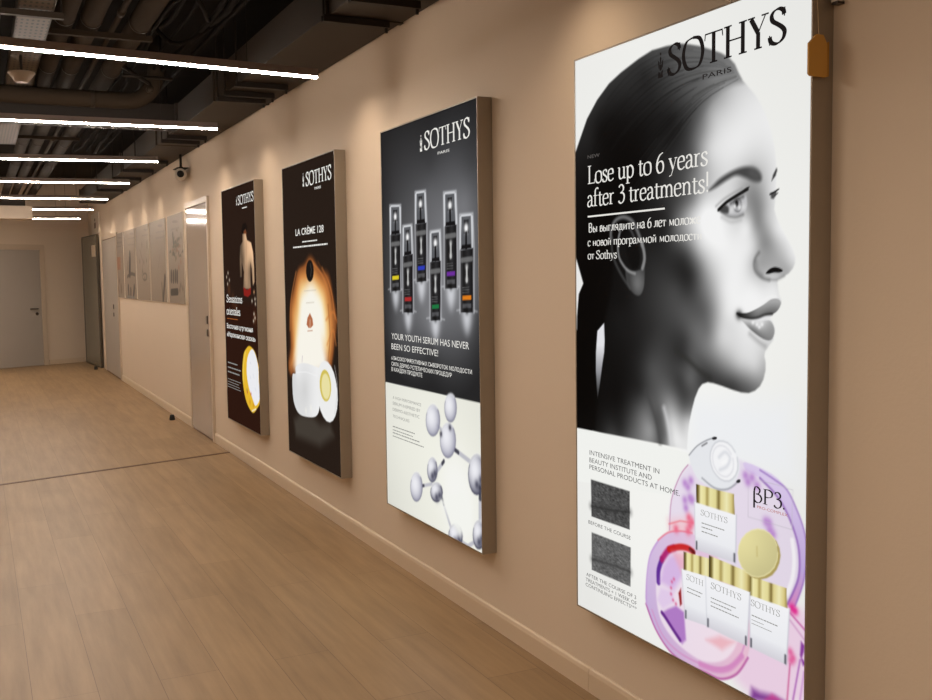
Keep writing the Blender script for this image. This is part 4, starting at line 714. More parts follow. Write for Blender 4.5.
# ---- bare back and gold bowl
def art_back():
    r, W, y0 = light_box(3, 'dark brown light box with a bare back above a golden oval, beside the glossy door')
    cv = Canvas(W, HB * 100, 100, 300, (42, 28, 21))
    cv.fill([(-6,99.6),(123.3,97.9),(112.2,-2.9),(-21.1,-8.6)], (46, 22, 14), 8, .8)
    cv.dabs([(31,100.2),(40.5,92.3),(17.7,108.2),(101.6,87.8)], 5, (96, 58, 34), .7); cv.dabs([(15.9,122.1),(10.3,118.8),(20.2,116.3),(13.2,113.1),(100.8,107.2),(103.2,102),(93.9,100.4),(104,98.3),(98.9,90.7),(101.6,87.8),(97,85.4)], 1.5, (236, 222, 200), .9)
    cv.fill([(66.6,154.1),(71.2,159.3),(80.9,159.8),(86.2,156.3),(82.3,150.4),(71.3,149.3)], (24, 17, 14), 1.5); cv.fill([(73.8,153.8),(80.3,155),(83.1,151.9),(80.7,147.4),(72.4,147.7)], (120, 78, 56), 1.6, .9)
    cv.fill([(69.6,151.7),(79.9,151.6),(83.7,146.5),(95.9,144.2),(101.2,137),(102.8,125.1),(102.8,114.7),(98.2,111.7),(95.5,125.2),(92.4,129.7),(90.8,116.2),(91.2,109.4),(67.7,109.6),(71.2,122.4),(65,130.2),(63.5,118.6),(58.2,118.6),(58.7,133.5),(61.2,142.7),(69.5,145.9)], cv.tones([(62.6,142.7,90),(69.6,149.4,120),(76,148.4,205),(70.4,142.4,150),(80,142.1,205),(92.6,142.5,240),(78.6,130,196),(88.4,132.8,214),(67.8,131.7,104),(92.3,123.7,120),(76.9,116.2,176),(85.9,111.6,150),(68.8,113.1,120),(100.3,129.6,226),(100.6,116.2,190),(60.3,130.3,120),(59.8,120.9,90)], 2.4), 1.4)
    w, a = cv.mask([(55.5,155.4),(112,152.8),(106.8,107.3),(49.3,106.8)], 1); cv.c[w] = np.where((cv.c[w].mean(-1) > .3)[..., None], cv.c[w] * np.array((1.03, .84, .66)), cv.c[w])
    cv.fill([(67.8,110.8),(79.2,108.6),(91.3,110.5),(90.8,105.6),(81.7,103.2),(69,104.2)], (140, 34, 28), 1.2)
    cv.stroke([(81.2,146.6),(80.5,129.9),(78,114.7)], .6, (150, 100, 76), 1.6, .6)
    oval = [(82,65.7),(70.4,62.7),(62,57.8),(56.6,46.8),(56.4,37.2),(62,25.8),(71.6,18.5),(87,14.4),(99.8,19.3),(109.4,24.9),(111.8,36),(112.5,47.7),(106,55),(97.7,62.4)]
    cv.fill(oval, (236, 188, 50), .8, 1, 3)
    cv.stroke([(68.2,60.2),(60.2,48.6),(59.9,35.9)], 1.6, (246, 226, 120), 1.5, .8, 3)
    cv.fill([(88.7,63.7),(99.9,59.9),(107.5,50.6),(107.6,40.1),(109.8,28.4),(95.4,20.8),(85.3,26.6),(76.5,32.7),(70.7,43.1),(74.1,55.9)], (242, 242, 246), 1, 1, 3)
    for q in ([(82.1,53.3),(85.1,52)], [(90.5,44.8),(93.2,41.9)], [(80.8,42.4),(83.7,40.4)], [(95.5,34.5),(98.3,32.5)]): cv.stroke(q, .8, (206, 210, 222), 1.2, .7)
    cv.dabs([(82.4,28.6),(70.9,29.1)], 1.3, (190, 60, 70), .9); cv.dabs([(69.8,30.8)], 1.2, (90, 110, 70), .8); cv.dabs([(89,20.8),(78.4,22)], 2, (206, 140, 24), .8); cv.stroke([(84,15.6),(96.7,18.6)], 1.2, (250, 236, 200), 1)
    cv.dabs([(109.2,49.3),(109.4,46.3)], 1.0, (110, 90, 30), .8)
    pn = cv.build('printed_panel', M['panel'], r, -T - .004, y0, 0)
    lettering('logo_lettering', pn, WHITE, y0, [('emblem', ((53.9,174.8)[0], (53.9,174.8)[1], (54.7,181.5)[1] - (53.9,174.8)[1])), ('serif', 'SOTHYS', (58,174.8,107.9,6.6), .2, .09), ('bars', (71.6,170.9,86.7,1.1), 1, .8)])
    lettering('headline_lettering', pn, WHITE, y0, [('serif', 'Sensations', (8.3,98.3,63,5.7), .2, .1), ('serif', 'orientales.', (6.8,88.2,57.1,5.9), .2, .1), ('sans', 'Восточная церемония', (6.7,76.6,94.2,4), .014), ('sans', '«Марокканская сказка»', (5.8,69.8,101.7,3.9), .014)])
    lettering('printed_rule', pn, ORANGE, y0, [('bars', (8.5,84.3,46.4,0.7), 1, 1)])
    lettering('caption_lettering', pn, GREY, y0, [('bars', q, k, .8) for k, q in enumerate(((5.7,47.4,40.4,1.3), (5.2,43.4,51.6,1.3), (4.6,39.6,46.3,1.4), (4,33.8,50.2,0.7), (3.7,31.5,43.1,0.7), (3.4,29.4,46.3,0.6), (3.1,27.3,49.5,0.7)))])

art_portrait(); art_serum(); art_cream(); art_back()


# ------------------------------------------------------------------ setting
# room shell: the corridor runs along +y, the poster wall is the plane x = 0
XL, YB, ZC = -3.6, -3.0, 3.3
FA = Vector((-.17, 20.1, 0)); FD = Vector((-1.45, -.8, 0)).normalized()   # the end wall stands at a slant
FN = Vector((-FD.y, FD.x, 0))
if FN.y > 0: FN = -FN                                                     # into the corridor
struct('floor', box(XL, 0, YB, 21, -.05, 0), M['floor'])
struct('ceiling', box(XL, 0, YB, 21, ZC, ZC + .08), M['slab'])
struct('wall_right', box(0, .12, YB, 21, 0, ZC), M['wall'])
struct('wall_left', box(XL - .1, XL, YB, 21, 0, ZC), M['wall'])
struct('wall_back', box(XL, 0, YB - .1, YB, 0, ZC), M['wall'])

def slab_on_end(name, s0, s1, z0, z1, d0, d1, m, parent=None, bevel=0):
    bm = bmesh.new(); vs = []
    for z in (z0, z1):
        for d in (d0, d1):
            for s in (s0, s1):
                q = FA + FD * s + FN * d; vs.append(bm.verts.new((q.x, q.y, z)))
    for f in ((0, 2, 3, 1), (4, 5, 7, 6), (0, 1, 5, 4), (2, 6, 7, 3), (0, 4, 6, 2), (1, 3, 7, 5)): bm.faces.new([vs[i] for i in f])
    return obj(name, bm, m, parent, bevel=bevel)
slab_on_end('wall_far', -.4, 5, 0, ZC, -.1, 0, M['wall'])['kind'] = 'structure'
slab_on_end('baseboard_far', 0, .72, 0, .09, 0, .012, M['base'])['kind'] = 'structure'

def strip_board(y0, y1, name='baseboard_right'):
    bm = bmesh.new()
    pr = [(0, 0), (-.014, 0), (-.014, .07), (-.010, .084), (-.004, .0886), (0, .0886)]
    A = [bm.verts.new((x, y0, z)) for x, z in pr]; B = [bm.verts.new((x, y1, z)) for x, z in pr]
    for i in range(len(pr)): bm.faces.new((A[i], A[(i + 1) % len(pr)], B[(i + 1) % len(pr)], B[i]))
    bm.faces.new(A); bm.faces.new(B[::-1]); struct(name, bm, M['base'])
strip_board(-3, 3.018); strip_board(3.021, 9.36); strip_board(10.45, 15.95); 
# floor joint
a, b = Vector((0, 8.77, 0)), Vector((-3.6, 7.68, 0)); d = (b - a).normalized(); n = Vector((-d.y, d.x, 0)) * .021
bm = bmesh.new(); P = [a + n, a - n, b - n, b + n]
lo = [bm.verts.new((q.x, q.y, 0)) for q in P]; hi = [bm.verts.new((q.x, q.y, .003)) for q in P]
bm.faces.new(lo); bm.faces.new(hi)
for i in range(4): bm.faces.new((lo[i], lo[(i + 1) % 4], hi[(i + 1) % 4], hi[i]))
struct('trim_1', bm, M['seam'])

# doors in the poster wall
def side_door(name, y0, y1, top, hy, hz, leafmat):
    r = empty(name, (0, (y0 + y1) / 2, 0)); r['kind'] = 'structure'; o = -(y0 + y1) / 2; f = .05
    bm = bmesh.new(); add_box(bm, -.022, 0, y0 + o, y0 + f + o, 0, top); add_box(bm, -.022, 0, y1 - f + o, y1 + o, 0, top); add_box(bm, -.022, 0, y0 + f + o, y1 - f + o, top - f, top)
    obj('door_frame', bm, M['frame'], r)
    bm = bmesh.new(); add_box(bm, -.010, 0, y0 + f + o, y0 + f + .014 + o, .0, top - f); add_box(bm, -.010, 0, y1 - f - .014 + o, y1 - f + o, 0, top - f); add_box(bm, -.01, 0, y0 + f + o, y1 - f + o, 0, .02); add_box(bm, -.01, 0, y0 + f + o, y1 - f + o, top - f - .012, top - f)
    obj('door_seal', bm, M['seam'], r)
    lf = obj('door_leaf', box(-.018, -.0, y0 + f + .014 + o, y1 - f - .014 + o, .02, top - f - .012), leafmat, r)
    h = obj('handle', box(-.026, -.018, hy - .035 + o, hy + .035 + o, hz, hz + .075), M['steel'], lf, bevel=.004)
    obj('lock_plate', box(-.026, -.018, hy - .035 + o, hy + .035 + o, hz - .115, hz - .05), M['steel'], lf, bevel=.004)
    return r
side_door('door_1', 9.36, 10.45, 2.26, 9.52, 1.09, M['door'])
side_door('door_2', 15.98, 17.95, 2.22, 16.6, 1.06, M['doorfar'])
# dark frosted glass leaf at the corner
r = empty('door_3', (-.03, 18.42, 0), math.atan2(.10, 1.5)); r['kind'] = 'structure'
bm = bmesh.new(); add_box(bm, -.026, .01, 0, .03, 0, 2.3); add_box(bm, -.026, .01, 1.47, 1.5, 0, 2.3); add_box(bm, -.026, .01, .03, 1.47, 2.28, 2.3); add_box(bm, -.026, .01, .03, 1.47, 0, .03)
obj('door_frame', bm, M['doorrim'], r); gl = obj('glass_pane', box(-.022, -.006, .03, 1.47, .03, 2.28), M['glass'], r)
obj('paper_sticker', box(-.024, -.022, .12, .5, 1.92, 2.12), M['frame'], gl)
# door in the end wall
r = empty('door_4'); r['kind'] = 'structure'
s0 = .74; lw = 1.1
bmf = [slab_on_end('door_frame', s0, s0 + .09, 0, 2.16, 0, .03, M['frame'], r), slab_on_end('door_frame', s0 + .09 + lw, s0 + .18 + lw, 0, 2.16, 0, .03, M['frame'], r), slab_on_end('door_frame', s0 + .09, s0 + .09 + lw, 2.07, 2.16, 0, .03, M['frame'], r)]
lf = slab_on_end('door_leaf', s0 + .094, s0 + .086 + lw, .012, 2.065, 0, .018, M['doorfar'], r)
slab_on_end('threshold', s0 + .09, s0 + .09 + lw, 0, .012, 0, .024, M['alu'], r)
q0 = FA + FD * (s0 + .19) + FN * .018; q1 = q0 + FN * .05; q2 = q1 + FD * .15
obj('handle', tube([(q0.x, q0.y, 1.02), (q1.x, q1.y, 1.02), (q2.x, q2.y, 1.02)], .011), M['steel'], lf, smooth=True)
q3 = q0 + FN * .012
obj('lock_plate', tube([(q0.x, q0.y, .93), (q3.x, q3.y, .93)], .028), M['steel'], lf, smooth=True)

# rubber door stops on the floor
for (x, y), lb in (((-.10, 11.12), 'small dark rubber door stop on the floor by the glossy door'), ((-.16, 18.2), 'small dark rubber door stop on the floor by the frosted glass door')):
    o = tag(obj('door_stop', lathe([(.028, 0), (.03, .012), (.024, .05), (.018, .058)], 16), M['black'], None, (x, y, 0), smooth=True), lb, 'door stop', 'door stops')

# five printed boards
ys5 = [(10.60, 11.52), (11.70, 12.78), (12.88, 13.96), (14.06, 15.20), (15.28, 16.10)]
# all five boards are drawn on one sheet of artwork, then cut out
CW = (16.10 - 10.60) * 100; CH = 94
sheet = Canvas(CW, CH, 470, 190, (142, 128, 112))
_st = sheet.stroke; sheet.stroke = lambda P, w_, c_, so=0, al=1, sm=0: _st(P, w_ * 2.2, tuple(v * .8 for v in c_), so * 1.5, al, sm)
sheet.c[:] += np.random.default_rng(1).normal(0, .006, sheet.x.shape)[..., None]
ink1 = (66, 58, 50); faint = (150, 138, 122)
for e in ([(522.1,85.3),(521.2,84.9),(518.7,84.6),(514.7,84.5),(509.8,84.6),(504.3,84.8),(498.8,85.2),(493.9,85.6),(489.9,86.2),(487.4,86.7),(486.6,87.2),(487.6,87.6),(490.2,87.9),(494.3,88),(499.4,87.9),(504.9,87.7),(510.3,87.3),(515.2,86.9),(519,86.3),(521.4,85.8)], [(424.2,86),(423.3,85.7),(420.9,85.4),(417.2,85.3),(412.6,85.3),(407.5,85.5),(402.3,85.8),(397.7,86.3),(394,86.7),(391.7,87.2),(391,87.7),(391.9,88.1),(394.4,88.3),(398.2,88.5),(402.9,88.4),(408.1,88.2),(413.2,87.9),(417.7,87.5),(421.2,87),(423.5,86.5)], [(314,86.7),(313.1,86.3),(310.8,86.1),(307.2,86),(302.6,86),(297.6,86.2),(292.6,86.5),(288,86.9),(284.4,87.3),(282.1,87.7),(281.4,88.2),(282.3,88.5),(284.8,88.7),(288.5,88.8),(293.1,88.8),(298.2,88.6),(303.2,88.3),(307.6,87.9),(311.1,87.5),(313.3,87.1)], [(191.5,87),(190.5,86.6),(187.7,86.4),(183.4,86.3),(178,86.3),(172.1,86.5),(166.1,86.8),(160.7,87.2),(156.4,87.7),(153.7,88.2),(152.9,88.7),(153.9,89),(156.8,89.3),(161.3,89.4),(166.8,89.4),(172.8,89.2),(178.7,88.8),(184,88.4),(188.1,87.9),(190.7,87.5)], [(64.3,86.7),(63.3,86.4),(60.7,86.1),(56.7,86),(51.6,86.1),(46,86.2),(40.4,86.5),(35.4,86.9),(31.4,87.3),(28.9,87.7),(28.1,88.1),(29.1,88.4),(31.8,88.7),(36,88.7),(41.1,88.7),(46.7,88.5),(52.3,88.3),(57.2,87.9),(61.1,87.5),(63.5,87.1)]): sheet.fill(e, (110, 100, 90), 1, .8)
for q in ([(478.8,79),(526.7,78.9)], [(377.7,80.2),(440.3,79.7)], [(376.3,73.8),(432.3,73.4)], [(267,81.3),(324.4,80.1)], [(136,82.5),(204.2,81.2)], [(14.2,81.2),(71.3,80.1)], [(133.7,74.3),(192.5,72.9)], [(12.4,75.3),(58.6,74.8)]): sheet.stroke(q, .9, faint, 1, .8)
sheet.stroke([(490,73.2),(492,64.6)], 3, ink1, 1.5, .9)
rr = random.Random(8)
cA = (511.6,60.8)
for k in range(34):
    a = (cA[0] + rr.gauss(0, 18), cA[1] + rr.gauss(0, 6)); b = (a[0] + rr.uniform(-12, 12), a[1] + rr.uniform(-5, 3))
    sheet.stroke([a, ((a[0] + b[0]) / 2 + 2, (a[1] + b[1]) / 2 + 1), b], rr.uniform(.8, 2), rr.choice(((104, 98, 78), (126, 112, 88), (84, 78, 64), (150, 110, 84))), 1.2, .8)
sheet.dabs([(531.6,43.6),(518.9,37.6)], 3, (140, 84, 60), .7)
for x in (171.6, 173.6, 175.6, 177.4): sheet.stroke([uv for uv in ([(473.2,32.1),(471.9,25.6)] if x == 171.6 else [(485.5,31.5),(484.3,25.1)] if x == 173.6 else [(497.9,32.5),(496.5,25.5)] if x == 175.6 else [(508.5,31.8),(507.2,25)])], 4, (74, 62, 52), 1, .9)
sheet.stroke([(469.1,11.4),(508.3,12.4)], 3.4, (44, 36, 30), 1.2, .95); sheet.dabs([(527,18.8),(537.7,15.7),(520.3,13.9)], 3, (90, 72, 58), .85)
sheet.stroke([(429.5,27.5),(423.1,16.2),(413.4,2.4)], 4, (70, 58, 46), 2, .9, 3); sheet.stroke([(407.6,20.7),(411.1,4.7)], 2, (96, 84, 66), 2, .8); sheet.stroke([(400.5,52.9),(387.6,39.2)], 1, faint, 1.4, .8)
sheet.dabs([(306.3,71.1),(305.1,66.2),(297.8,49.1),(275.8,47.7),(264.2,70),(241.4,48.9),(293,29.3),(279.1,26.8),(264.3,35.7)], 3, (88, 78, 66), .85); sheet.stroke([(297.9,29.2),(296.8,27.9),(293.9,26.8),(289.7,25.8),(284.4,25.2),(278.7,25),(273,25.3),(268,25.9),(264,26.8),(261.7,28.1),(261.1,29.4),(262.3,30.7),(265.3,31.9),(269.7,32.8),(275,33.4),(280.8,33.6),(286.4,33.3),(291.3,32.7),(295.1,31.7),(297.4,30.5)], 1, (110, 98, 84), 1.2, .8); sheet.stroke([(245.3,64.2),(267.4,48.4),(254.5,30.7)], 1, (120, 108, 94), 1.4, .7)
sheet.stroke([(149.3,57.4),(141.7,36.9)], 8, (54, 44, 38), 2, .92); sheet.stroke([(117.3,30.1),(153,34),(191.4,32.4)], 2, (84, 74, 62), 1.4, .9, 3); sheet.stroke([(127.2,50.9),(117.9,39.9)], 1.6, (90, 80, 68), 1.5, .7)
for q in ([(123.4,14.7),(126.1,2.1)], [(146.7,10.7),(144,1)], [(181.1,15),(170.2,2.7)]): sheet.stroke(q, 5, (58, 50, 46), 1.6, .9)
sheet.stroke([(109.2,1.1),(183,0.2)], 3, (150, 150, 146), 1.4, .8)
sheet.fill([(-2.1,59.3),(49.6,59.6),(46.2,40.7),(-5.3,41.3)], (150, 96, 64), 1.5, .85); sheet.dabs([(8.4,23.1),(27.7,24.6),(12.8,14.2),(45.7,15.8),(16.4,10.3),(46.3,9.9)], 4, (96, 66, 48), .85)
names = ['pale printed board with a sprawling plant drawing, nearest the glossy door', 'nearly blank pale printed board with one dark stem at its lower corner', 'pale printed board with scattered small dark flecks and a ring', 'pale printed board with a dark upright figure above small bottles', 'pale printed board with a rust square, farthest from the glossy door']
for (ya, yb), lb in zip(ys5, names):
    o = tag(obj('printed_board', box(-.014, -.002, ya, yb, 1.25, 2.195), M['white']), lb, 'poster', 'printed boards along the corridor wall')
    i0 = int((16.10 - yb) * 100 / CW * 469); i1 = int((16.10 - ya) * 100 / CW * 469)
    sub = Canvas((yb - ya) * 100, CH, i1 - i0, 190); sub.c = sheet.c[:, i0:i1].copy()
    sub.build('print', M['paper'], o, -.0155, yb, 1.253)

# little sign over the frosted door
r = empty('pictogram_sign', (0, 18.9, 2.32)); tag(r, 'small pale pictogram sign on the wall above the frosted glass door', 'sign')
obj('plate', box(-.012, 0, -.6, .6, 0, .36), M['white'], r, bevel=.003)
bm = bmesh.new(); add_box(bm, -.0135, -.012, -.12, .12, .1, .2); add_box(bm, -.0135, -.012, -.06, .06, .22, .27); obj('pictogram', bm, M['mark'], r)

# ochre tag on its string beside the largest light box
r = empty('hang_tag', (-.06, 1.893, 2.0)); tag(r, 'ochre card tag hanging on a string beside the largest light box', 'tag')
def chamfer(pts, d0, d1):
    bm = bmesh.new(); A = [bm.verts.new((x, d0, z)) for x, z in pts]; B = [bm.verts.new((x, d1, z)) for x, z in pts]
    bm.faces.new(A); bm.faces.new(B[::-1])
    for i in range(len(pts)): bm.faces.new((A[i], A[(i + 1) % len(pts)], B[(i + 1) % len(pts)], B[i]))
    return bm
cd = obj('card', chamfer([(-.036, -.018), (-.030, -.023), (.020, -.023), (.022, -.018), (.022, .058), (.010, .078), (-.012, .078), (-.036, .055)], -.003, .003), M['tag'], r)
obj('folded_edge', chamfer([(.022, -.022), (.031, -.020), (.031, .064), (.022, .060)], -.001, .006), M['tagedge'], r)
obj('string', tube([(-.002, .0, .076), (-.004, .004, .16), (-.004, .008, .24)], .0012, 6), M['string'], r)
r = empty('cable_clip', (-.002, 1.895, 2.17)); tag(r, 'tiny white plastic clip on the wall beside the largest light box', 'clip')
obj('clip_body', box(-.022, 0, -.02, .0, -.012, .02), M['white'], r, bevel=.003); obj('clip_foot', box(-.022, 0, -.024, -.004, -.018, -.012), M['steel'], r)

# ------------------------------------------------------------------ ceiling services
# light strips
ends = [4.666, 6.741, 8.974, 10.876, 12.870, 14.708, 16.740]
lbs = ['lit ceiling strip nearest the camera', 'second lit ceiling strip, in front of the dark cross beam', 'third lit ceiling strip, level with the third wall box', 'fourth lit ceiling strip, above the wall camera', 'fifth lit ceiling strip, past the wall camera', 'sixth lit ceiling strip, its left end hidden by the boxed bulkhead', 'seventh lit ceiling strip, last before the end wall']
lbs[2] = 'third lit ceiling strip, just before the wall camera'; lbs[3] = 'fourth lit ceiling strip, just past the wall camera'; lbs[4] = 'fifth lit ceiling strip, between the wall camera and the bulkhead'
geo = [((-.41, 4.796), 5.8), ((-.493, 6.655), -3.0), ((-.552, 8.643), -9.0), ((-.513, 10.648), -7.7), ((-.478, 12.794), -5), ((-.455, 14.733), -9), ((-.432, 16.906), -11)]
for k, ((x, y), an) in enumerate(geo):
    L = 2.3; an = math.radians(an)
    r = empty('light_strip', (x - math.cos(an) * L / 2, y - math.sin(an) * L / 2, 2.466), an); tag(r, lbs[k], 'ceiling light', 'ceiling light strips')
    obj('profile', box(-L / 2, L / 2, -.015, .015, .006, .042), M['stripbody'], r, bevel=.002)
    obj('diffuser', box(-L / 2 + .002, L / 2 - .002, -.0125, .0125, -.002, .006), M['strip'], r, bevel=.002)
    for s in (-.8, .8): obj('suspension_wire', tube([(s, 0, .042), (s, 0, ZC - 2.466)], .0015, 6), M['dark'], r)

# rectangular air duct along the poster wall
r = empty('air_duct', (-.2, 8, 2.735)); tag(r, 'long rectangular painted air duct running above the poster wall', 'duct')
yc = -2.8; 
while yc < 17.2:
    obj('duct_section', box(-.19, .185, yc - 8, yc + 2.46 - 8, 0, .205), M['duct'], r, bevel=.003)
    obj('flange', box(-.205, .19, yc + 2.46 - 8, yc + 2.5 - 8, -.004, .212), M['duct'], r)
    yc += 2.5
# bars that carry it
k = 0
names = {4.30: 'nearest', 4.66: ''}
bl = [(4.28, 'perforated hanger bar under the air duct, nearest the camera'), (4.66, 'second hanger bar under the air duct, just before the first light strip'), (6.42, 'third hanger bar under the air duct, foremost of a cluster of three'), (6.75, 'fourth hanger bar under the air duct, middle of a cluster of three'), (6.98, 'fifth hanger bar under the air duct, rearmost of a cluster of three'), (8.95, 'sixth hanger bar under the air duct, first of the pair by the wall camera'), (9.26, 'seventh hanger bar under the air duct, second of the pair by the wall camera'), (10.9, 'eighth hanger bar under the air duct, just past the wall camera'), (11.85, 'ninth hanger bar under the air duct, level with the first printed boards'), (12.8, 'tenth hanger bar under the air duct, level with the middle printed board'), (14.5, 'eleventh hanger bar under the air duct, by the sixth ceiling strip')]
for y, lb in bl:
    r = empty('hanger_bar', (-.25, y, 2.70)); tag(r, lb, 'hanger bar', 'hanger bars under the air duct')
    bm = bmesh.new(); add_box(bm, -.17, .16, -.02, -.016, -.0, .032); add_box(bm, -.17, .16, .016, .02, 0, .032); add_box(bm, -.17, .16, -.016, .016, 0, .004)
    obj('channel', bm, M['dark'], r)
    obj('threaded_rod', tube([(-.164, 0, .0), (-.164, 0, ZC - 2.70)], .006, 8), M['dark'], r)
    obj('end_bolt', tube([(.15, 0, -.022), (.15, 0, .045)], .008, 8), M['dark'], r)

# insulated pipes along the corridor
for x, z, rad, lb in ((-1.44, 2.95, .056, 'leftmost of the four grey pipes, thick, beside the perforated trays'), (-1.30, 2.95, .056, 'second thick grey pipe, beside the thin conduit'), (-1.165, 2.95, .016, 'thin pale conduit between the thick grey pipes'), (-1.04, 2.95, .06, 'rightmost thick grey pipe, beside the cable bundle')):
    r = empty('ceiling_pipe', (x, 10, z)); tag(r, lb, 'pipe', 'pipes under the ceiling slab')
    y = -2.9; k = 0
    if rad < .03:
        obj('conduit', tube([(0, -12.9, 0), (0, 9, 0)], rad, 10), M['pipe'], r, smooth=True)
        for yy in (-4.2, -1.5, 1.2): obj('coupling', tube([(0, yy, 0), (0, yy + .09, 0)], rad * 1.35, 10), M['pipe'], r, smooth=True)
    else:
        o = obj('insulation', tube([(0, -12.9, 0), (0, 9, 0)], rad, 20), M['pipe'], r, smooth=True)
        for yy in (-6.5, -4.05 + rad, -2.6, -.6, 1.4, 3.4, 5.4): obj('insulation_band', tube([(0, yy, 0), (0, yy + .025, 0)], rad + .004, 20), M['duct'], r, smooth=True)
for y, lb in ((6.1, 'near cross channel carrying the four grey pipes'), (8.1, 'second cross channel carrying the four grey pipes'), (10.6, 'far cross channel carrying the four grey pipes')):
    r = empty('pipe_support', (-1.25, y, 2.86)); tag(r, lb, 'pipe support', 'pipe supports')
    obj('channel', box(-.30, .28, -.02, .02, 0, .03), M['pipe'], r)
    for x in (-.27, .26): obj('threaded_rod', tube([(x, 0, 0), (x, 0, ZC - 2.86)], .006, 8), M['dark'], r)

# perforated cable trays
for x, w, lb in ((-1.86, .16, 'perforated cable tray at the left edge of the ceiling'), (-1.625, .15, 'perforated cable tray beside the thick grey pipes')):
    r = empty('cable_tray', (x, 5, 2.80)); tag(r, lb, 'cable tray', 'perforated cable trays')
    obj('tray_floor', box(-w / 2, w / 2, -7.5, 5.6, 0, .004), M['tray'], r)
    for s in (-1, 1): obj('tray_rim', box(s * w / 2, s * (w / 2 + .006), -7.5, 5.6, -.006, .06), M['duct'], r)
for y, lb in ((5.35, 'near crossbar under the perforated cable trays'), (7.6, 'far crossbar under the perforated cable trays')):
    r = empty('tray_support', (-1.74, y, 2.765)); tag(r, lb, 'tray support', 'tray supports')
    obj('channel', box(-.24, .24, -.018, .018, 0, .028), M['duct'], r)
    for x in (-.23, .23): obj('threaded_rod', tube([(x, 0, 0), (x, 0, ZC - 2.765)], .005, 8), M['dark'], r)

# round cross duct with its elbow, and the dark beam behind it
r = empty('round_duct', (-1.28, 7.45, 2.745)); tag(r, 'round grey cross duct turning upward at its right end', 'duct')
pts = [(-2.3, -.45, 0)] + [(-2.3 + t * 2.62, -.45 + .62 * t, 0) for t in (.3, .6, .9)]
e = Vector((.40, .24, .0)); 
pts = [(-2.3, 0, 0), (-1, 0, 0), (0, 0, 0), (.34, 0, 0)] + [(.34 + .2 * math.sin(t), 0, .2 - .2 * math.cos(t)) for t in np.linspace(.26, PI / 2, 6)] + [(.54, 0, .55)]
obj('duct_run', tube(pts, .056, 22), M['pipe'], r, smooth=True)
for x in (-.55, .1): obj('duct_band', tube([(x, 0, 0), (x + .03, 0, 0)], .059, 22), M['duct'], r, smooth=True)
r = empty('cross_beam', (-2, 7.65, 2.615)); tag(r, 'dark rectangular cross beam behind the round duct', 'beam')
obj('beam_body', box(-1.6, 1.42, 0, .28, 0, .16), M['dark'], r, bevel=.004); obj('end_flange', box(1.42, 1.44, -.01, .29, -.008, .17), M['dark'], r)

# sprinkler below the round duct
r = empty('sprinkler', (-.86, 6.95, 2.72)); tag(r, 'small dark sprinkler head on a bent branch in front of the round duct', 'sprinkler')
obj('branch_pipe', tube([(-.18, .1, .2), (-.04, .02, .09), (.0, 0, .06), (.0, 0, .03)], .013, 8), M['dark'], r, smooth=True); obj('branch_arm', tube([(-.17, -.02, .1), (.16, .1, .12)], .011, 8), M['dark'], r, smooth=True)
obj('sprinkler_head', tube([(0, -.03, .025), (0, .01, .025)], .024, 14), M['duct'], r, smooth=True)
# funnel shaped fitting
r = empty('ceiling_sensor', (-1.65, 6.45, 2.648)); tag(r, 'pale funnel-shaped ceiling fitting below the cable trays', 'ceiling fitting')
obj('funnel', lathe([(.034, 0), (.038, .005), (.048, .018), (.066, .040), (.074, .052), (.072, .058), (.02, .060)], 28), M['sensor'], r, smooth=True); obj('stem', tube([(0, 0, .055), (0, 0, ZC - 2.648)], .008, 8), M['dark'], r)

# loose cables
cab = [(-.92, .012, 'loose dark cable beside the rightmost thick pipe'), (-.86, .016, 'thick loose cable sagging above the first light strip'), (-.79, .010, 'thin loose cable in the middle of the cable bundle'), (-.72, .014, 'loose cable bending away toward the slab'), (-.66, .020, 'thick corrugated hose next to the air duct'), (-.58, .016, 'straight dark conduit close to the air duct')]
for k, (x, rad, lb) in enumerate(cab):
    rc = random.Random(k + 20); P = []
    for y in np.arange(1.5, 12.5, .35):
        s = .0 if k == 5 else .015
        P.append((x + rc.uniform(-s, s) + .022 * math.sin(y * .7 + k) * (k != 5), y, 2.98 + .03 * math.sin(y * .8 + k * 2) * (k != 5) + rc.uniform(-s, s) * .6))
    P = [tuple(q) for q in smooth(P, 4, False)]
    tag(obj('ceiling_cable', tube(P, rad, 8), M['cable'], None, smooth=True), lb, 'cable', 'loose cables under the ceiling')
for k, (x0, y0_, x1, y1_, lb) in enumerate(((-1.0, 6.3, -.5, 6.0, 'short cable crossing the bundle near the first light strip'), (-.98, 5.4, -.55, 5.75, 'short cable looping across the bundle above the first light strip'), (-.95, 8.9, -.5, 9.1, 'short cable crossing the bundle beyond the cross beam'))):
    P = [tuple(q) for q in smooth([(x0, y0_, 3.1), ((x0 * 2 + x1) / 3, y0_ - .05, 2.9), ((x0 + 2 * x1) / 3, y1_ + .08, 2.95), (x1, y1_, 3.12)], 6, False)]
    tag(obj('ceiling_cable', tube(P, .012, 8), M['cable'], None, smooth=True), lb, 'cable', 'loose cables under the ceiling')

# boxed bulkhead near the end
r = empty('bulkhead', (-1.875, 14.3, 2.30)); tag(r, 'pale boxed bulkhead hanging at the left between the last ceiling strips', 'bulkhead')
obj('bulkhead_body', box(-1.0, .63, -.2, .2, 0, .165), M['frame'], r, bevel=.004)
obj('upper_box', box(-1.0, .55, -.15, .2, .165, .3), M['duct'], r)

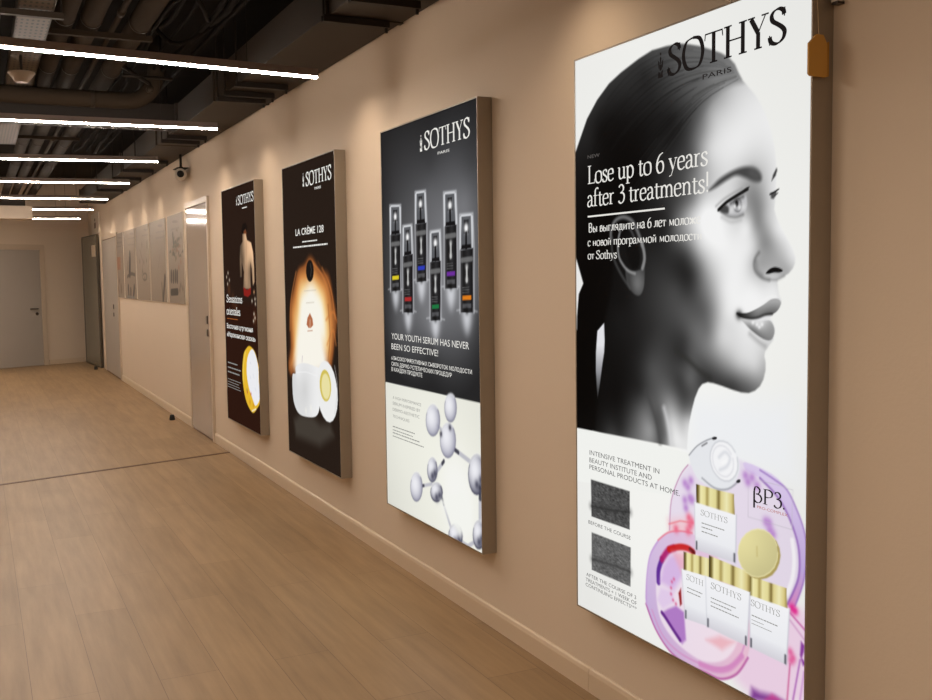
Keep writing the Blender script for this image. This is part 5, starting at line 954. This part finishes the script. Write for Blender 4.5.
# wall camera hanging from the duct
r = empty('security_camera', (-.09, 10.3, 2.5)); tag(r, 'small white security camera on a short stem below the air duct', 'camera')
obj('stem', tube([(.02, 0, .1), (.02, 0, .232)], .012, 10), M['dark'], r, smooth=True)
obj('ball_joint', lathe([(.01, .07), (.022, .08), (.026, .095), (.02, .11), (.01, .115)], 16), M['dark'], r, (.02, 0, 0), smooth=True)
obj('camera_body', tube([(.035, .10, .035), (.03, .05, .035), (-.005, -.11, .03), (-.006, -.115, .03)], [.045, .056, .056, .05], 20), M['white'], r, smooth=True)
obj('lens', tube([(-.006, -.116, .03), (-.0075, -.124, .03)], .034, 18), M['black'], r, smooth=True)
obj('sunshade', box(-.04, .07, -.13, .1, .088, .094), M['dark'], r)

# ------------------------------------------------------------------ light
def lamp(name, kind, loc, energy, col=(1, .84, .66), **k):
    l = bpy.data.lights.new(name, kind); l.energy = energy; l.color = col
    for a, v in k.items(): setattr(l, a, v)
    o = bpy.data.objects.new(name, l); COL.objects.link(o); o.location = loc
    return o
for y in (0.6, 2.95, 5.18, 7.28, 8.7, 10.35, 12.03, 13.3, 14.54, 16.44, 18.28):       # downlights washing the poster wall
    far = y > 11
    o = lamp('wall_washer', 'SPOT', (-.24 if far else -.30, y, 2.66), SPOT_W * (.75 if far else 1), (1, .80, .60), spot_size=math.radians(104 if far else 122), spot_blend=1 if not far else .8, shadow_soft_size=.03)
lamp('added_far_fill', 'AREA', (-2.9, 17.6, 2.44), 22, (1, .86, .74), shape='RECTANGLE', size=.04, size_y=1.8)   # lamp added out of view to brighten the end wall
for y in (2.6, .5, -1.6):                                           # unseen fill lamps, added as stand-ins for more strips around the viewer
    o = lamp('added_rear_fill', 'AREA', (-2.2, y, 2.45), REAR_FILL_W, (1, .86, .74), shape='RECTANGLE', size=2.3, size_y=.04)

w = bpy.data.worlds.new('dim interior'); S.world = w; w.use_nodes = True
w.node_tree.nodes['Background'].inputs[0].default_value = (.9, .72, .55, 1); w.node_tree.nodes['Background'].inputs[1].default_value = .05

# ------------------------------------------------------------------ camera
C_ = dict(f=1013.80,c=(-1.94042,0.00000,1.50242),R=(0.900433,-0.434793,-0.013232),U=(0.043547,0.059835,0.997258),F=(0.432809,0.898540,-0.072812))
cam = bpy.data.cameras.new('camera'); cam.sensor_width = 36; cam.lens = C_['f'] * 36 / 932; cam.clip_start = .05; cam.clip_end = 100
co = bpy.data.objects.new('camera', cam); COL.objects.link(co)
Rv, Uv, Fv = Vector(C_['R']), Vector(C_['U']), Vector(C_['F'])
co.matrix_world = Matrix(((Rv.x, Uv.x, -Fv.x, C_['c'][0]), (Rv.y, Uv.y, -Fv.y, C_['c'][1]), (Rv.z, Uv.z, -Fv.z, C_['c'][2]), (0, 0, 0, 1)))
S.camera = co
S.view_settings.view_transform = 'Standard'; S.view_settings.look = 'None'; S.view_settings.exposure = 0; S.view_settings.gamma = 1
S.view_settings.use_curve_mapping = False
